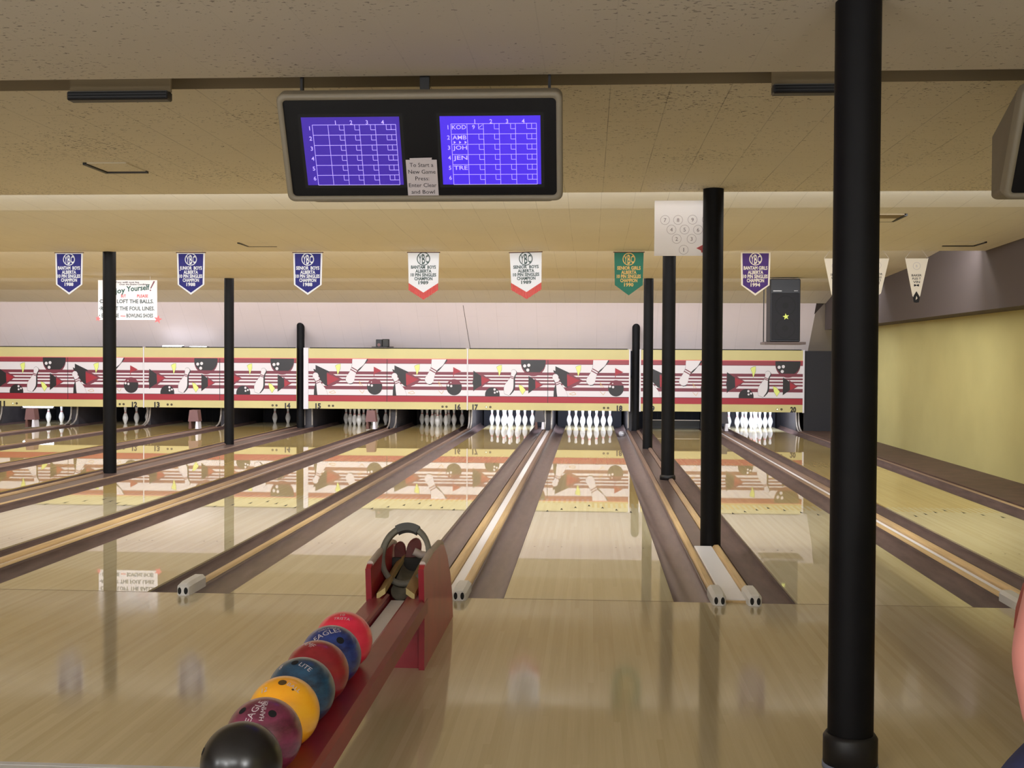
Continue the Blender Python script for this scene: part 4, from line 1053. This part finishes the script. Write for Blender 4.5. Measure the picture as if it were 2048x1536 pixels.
# ------------------------------------------------------------------ person at the right edge (mostly outside the frame) and the seat
def skin_obj(name, pts, edges_, radii, m, parent, sub=2, root=0):
    me = bpy.data.meshes.new(name); me.from_pydata(pts, edges_, []); me.materials.append(MATS[m])
    o = bpy.data.objects.new(name, me); COL.objects.link(o)
    sk = o.modifiers.new('s', 'SKIN'); sk.use_smooth_shade = True
    for i, v in enumerate(me.skin_vertices[0].data):
        rr = radii[i]; v.radius = rr if isinstance(rr, tuple) else (rr, rr); v.use_root = (i == root)
    sb = o.modifiers.new('b', 'SUBSURF'); sb.levels = sub; sb.render_levels = sub
    if parent: o.parent = parent
    return o
body = skin_obj('person', [
    (1.25, -4.40, .60), (1.24, -4.38, .78), (1.20, -4.38, .96), (1.21, -4.39, 1.09), (1.21, -4.42, 1.20), (1.21, -4.44, 1.28), (1.21, -4.46, 1.39),   # pelvis..head 0-6
    (1.13, -4.36, 1.07), (1.0, -4.54, .835), (.978, -4.66, .705), (.99, -4.69, .69),   # right arm 7-10
    (1.36, -4.40, 1.07), (1.43, -4.50, .83), (1.30, -4.74, .71), (1.27, -4.78, .70),   # left arm 11-14
    (1.12, -4.46, .57), (.905, -4.76, .55), (.93, -4.76, .16), (.91, -4.88, .055),          # right leg 15-18
    (1.30, -4.48, .57), (1.38, -4.88, .545), (1.38, -4.86, .16), (1.38, -4.98, .055)],      # left leg 19-22
    [(0, 1), (1, 2), (2, 3), (3, 4), (4, 5), (5, 6), (3, 7), (7, 8), (8, 9), (9, 10), (3, 11), (11, 12), (12, 13), (13, 14), (0, 15), (15, 16), (16, 17), (17, 18), (0, 19), (19, 20), (20, 21), (21, 22)],
    [(.15, .12), (.14, .11), (.15, .11), (.12, .09), (.055, .055), (.072, .085), (.078, .095),
     .055, .047, .034, .030, .055, .045, .034, .030, .085, .075, .05, .038, .085, .075, .05, .038], 'skin', None)
tag(body, 'seated person at the right edge, only a bare elbow, pink shirt and blue jeans visible', 'person')
def garment(name, pts, eds, rad, m): return skin_obj(name, pts, eds, rad, m, body)
garment('jeans', [(1.25, -4.40, .59), (1.12, -4.48, .575), (.905, -4.76, .555), (.93, -4.76, .2), (1.30, -4.50, .58), (1.38, -4.88, .55), (1.38, -4.86, .2), (1.25, -4.39, .68)],
        [(0, 1), (1, 2), (2, 3), (0, 4), (4, 5), (5, 6), (0, 7)], [(.15, .12), .100, .102, .072, .105, .102, .072, (.15, .12)], 'denim')
garment('shirt', [(1.24, -4.39, .68), (1.24, -4.38, .80), (1.20, -4.38, .97), (1.21, -4.39, 1.10), (1.14, -4.37, 1.08), (1.115, -4.40, 1.02), (1.35, -4.40, 1.08), (1.385, -4.43, 1.0)],
        [(0, 1), (1, 2), (2, 3), (3, 4), (4, 5), (3, 6), (6, 7)], [(.185, .13), (.17, .125), (.165, .12), (.11, .08), .07, .062, .07, .062], 'shirt')
garment('hair', [(1.21, -4.44, 1.37), (1.21, -4.45, 1.46), (1.21, -4.40, 1.38)], [(0, 1), (0, 2)], [(.085, .085), (.072, .075), (.08, .08)], 'hair')
for (wx, wy, wz), hx in (((.99, -4.69, .69), -1), ((1.27, -4.78, .70), 1)):
    d = Vector((-hx*.6, -.75, -.2)).normalized(); sd = Vector((-d.y, d.x, 0)).normalized()
    for k in range(4):
        o_ = (k-1.5)*.019; L = (.062, .072, .068, .052)[k]
        base = Vector((wx, wy, wz))+d*.045+sd*o_
        skin_obj('finger', [base, base+d*L*.5+Vector((0, 0, -.012)), base+d*L+Vector((0, .004, -.045))], [(0, 1), (1, 2)], [.0095, .009, .0075], 'skin', body, sub=1)
    base = Vector((wx, wy, wz))+d*.015-sd*(hx*.03)
    skin_obj('thumb', [base, base+d*.03-sd*(hx*.022)+Vector((0, 0, -.008)), base+d*.055-sd*(hx*.028)+Vector((0, 0, -.018))], [(0, 1), (1, 2)], [.012, .010, .0085], 'skin', body, sub=1)
    skin_obj('palm', [Vector((wx, wy, wz)), Vector((wx, wy, wz))+d*.05], [(0, 1)], [(.03, .018), (.04, .015)], 'skin', body, sub=1)
hd = Vector((1.21, -4.455, 1.385)); fd = Vector((-.15, -1, 0)).normalized(); fs_ = Vector((-fd.y, fd.x, 0))
for s in (-1, 1):
    fc = MB(); c = hd+fd*.088+fs_*(s*.032); sphere(fc, c, .011, 'art_white', 12, 8); sphere(fc, c+fd*.007, .006, 'hole_black', 10, 6); fc.build('eye', body)
fc = MB(); fc.add([hd+fd*.09+Vector((0, 0, .01)), hd+fd*.088+fs_*.014-Vector((0, 0, .032)), hd+fd*.088-fs_*.014-Vector((0, 0, .032)), hd+fd*.118-Vector((0, 0, .028))], [[0, 1, 3], [0, 3, 2], [1, 2, 3]], 'skin'); fc.build('nose', body)
fc = MB(); fc.add([hd+fd*.088+fs_*.022-Vector((0, 0, .05)), hd+fd*.096-Vector((0, 0, .045)), hd+fd*.088-fs_*.022-Vector((0, 0, .05)), hd+fd*.094-Vector((0, 0, .058))], [[0, 1, 2, 3]], 'lip'); fc.build('mouth', body)
for sx_, sy_ in ((.915, -4.83), (1.38, -4.93)):
    sh = MB(); sh.prism([(-.04, .12), (.04, .12), (.048, -.04), (.03, -.13), (0, -.15), (-.03, -.13), (-.048, -.04)], 'z', 0, .08, 'shoe'); s_o = sh.build('shoe', body); s_o.location = (sx_, sy_, 0)
r = empty('bench', (1.37, -4.35, 0), 'grey moulded bench under the seated person at the right edge', 'bench')
MB().box(-.2, .45, -.12, .25, .42, .47, 'housing_grey', bev=.02).build('seat', r)
MB().box(-.2, .45, .25, .29, .44, .85, 'housing_grey', bev=.02).build('backrest', r)
for x in (-.12, .38):
    MB().box(x-.025, x+.025, -.08, .2, 0, .42, 'fixture_black').build('leg', r)

# ------------------------------------------------------------------ lights
def area(name, loc, size, sizey, energy, color, rot, spread=180):
    l = bpy.data.lights.new(name, 'AREA'); l.shape = 'RECTANGLE'; l.size = size; l.size_y = sizey; l.energy = energy; l.color = color; l.spread = math.radians(spread)
    o = bpy.data.objects.new(name, l); COL.objects.link(o); o.location = loc; o.rotation_euler = rot
    return o
WARM = (1, .86, .62); NEUT = (1, .93, .88); COOL = (.80, .87, 1)
D = math.radians
# tubes hidden behind each ceiling step, facing the pins and slightly down
LX = -4.6; LS = 18.4
area('step_light', (LX, 2.47, 3.0), LS, .1, 430, (1, 1.02, 1.06), (D(78), 0, 0))
area('step_light', (LX, 7.48, 3.0), LS, .1, 430, (1, 1.02, 1.06), (D(80), 0, 0))
area('step_light', (LX, 12.52, 3.0), LS, .1, 285, (1, 1.06, 1.22), (D(72), 0, 0))
area('step_light', (LX, 7.47, 2.97), LS, .08, 70, (1, 1.0, 1.02), (D(4), 0, 0))
area('step_light', (LX, 12.51, 2.97), LS, .08, 110, (1, 1.02, 1.06), (D(12), 0, 0))
area('step_light', (LX, 2.46, 2.97), LS, .08, 120, (1, 1.0, 1.0), (D(4), 0, 0))
# fluorescent lamps over the seating area behind the camera
for x in (-9, -5.4, -1.8, 1.8):
    area('seating_light', (x, -9.6, 2.45), 2.2, .6, 60, (1, 1.03, 1.04), (D(50), 0, 0))
def fill_point(loc, e, rad=.18, c=(1, 1.0, 1.0)):
    l = bpy.data.lights.new('ceiling_fill_light', 'POINT'); l.energy = e; l.shadow_soft_size = rad; l.color = c
    o = bpy.data.objects.new('ceiling_fill_light', l); COL.objects.link(o); o.location = loc
for x in (-8, -3.5, 1.6): fill_point((x, -9.2, 1.9), 160)  # invented omni fill behind the camera, added to brighten the near ceiling
area('slot_fill_light', (-4.6, -1.6, 2.985), 16, .06, 7, (1, .93, .8), (0, 0, 0))  # weak added fill that lightens the dark slot walls, not a fixture's own glow
# pin deck lamps
for n, e in ((17, 60), (18, 60), (20, 60), (16, 1.6), (15, 1.6), (14, 1.4), (12, 1.4), (11, 9), (19, 7), (13, .4)):
    area('pin_light', (centers[n], 17.62, .95), .9, .06, e, COOL if e > 5 else (1, .92, .85), (D(48), 0, 0), 150)

w = bpy.data.worlds.new('world'); sc.world = w; w.use_nodes = True
w.node_tree.nodes['Background'].inputs[0].default_value = (.9, .75, .6, 1); w.node_tree.nodes['Background'].inputs[1].default_value = .0
sc.view_settings.view_transform = 'Standard'; sc.view_settings.look = 'None'; sc.view_settings.exposure = -0.14; sc.view_settings.gamma = 1
sc.view_settings.use_curve_mapping = False
sc.cycles.max_bounces = 8; sc.cycles.diffuse_bounces = 5; sc.cycles.glossy_bounces = 4
sc.cycles.sample_clamp_indirect = 4
sc.cycles.use_denoising = True
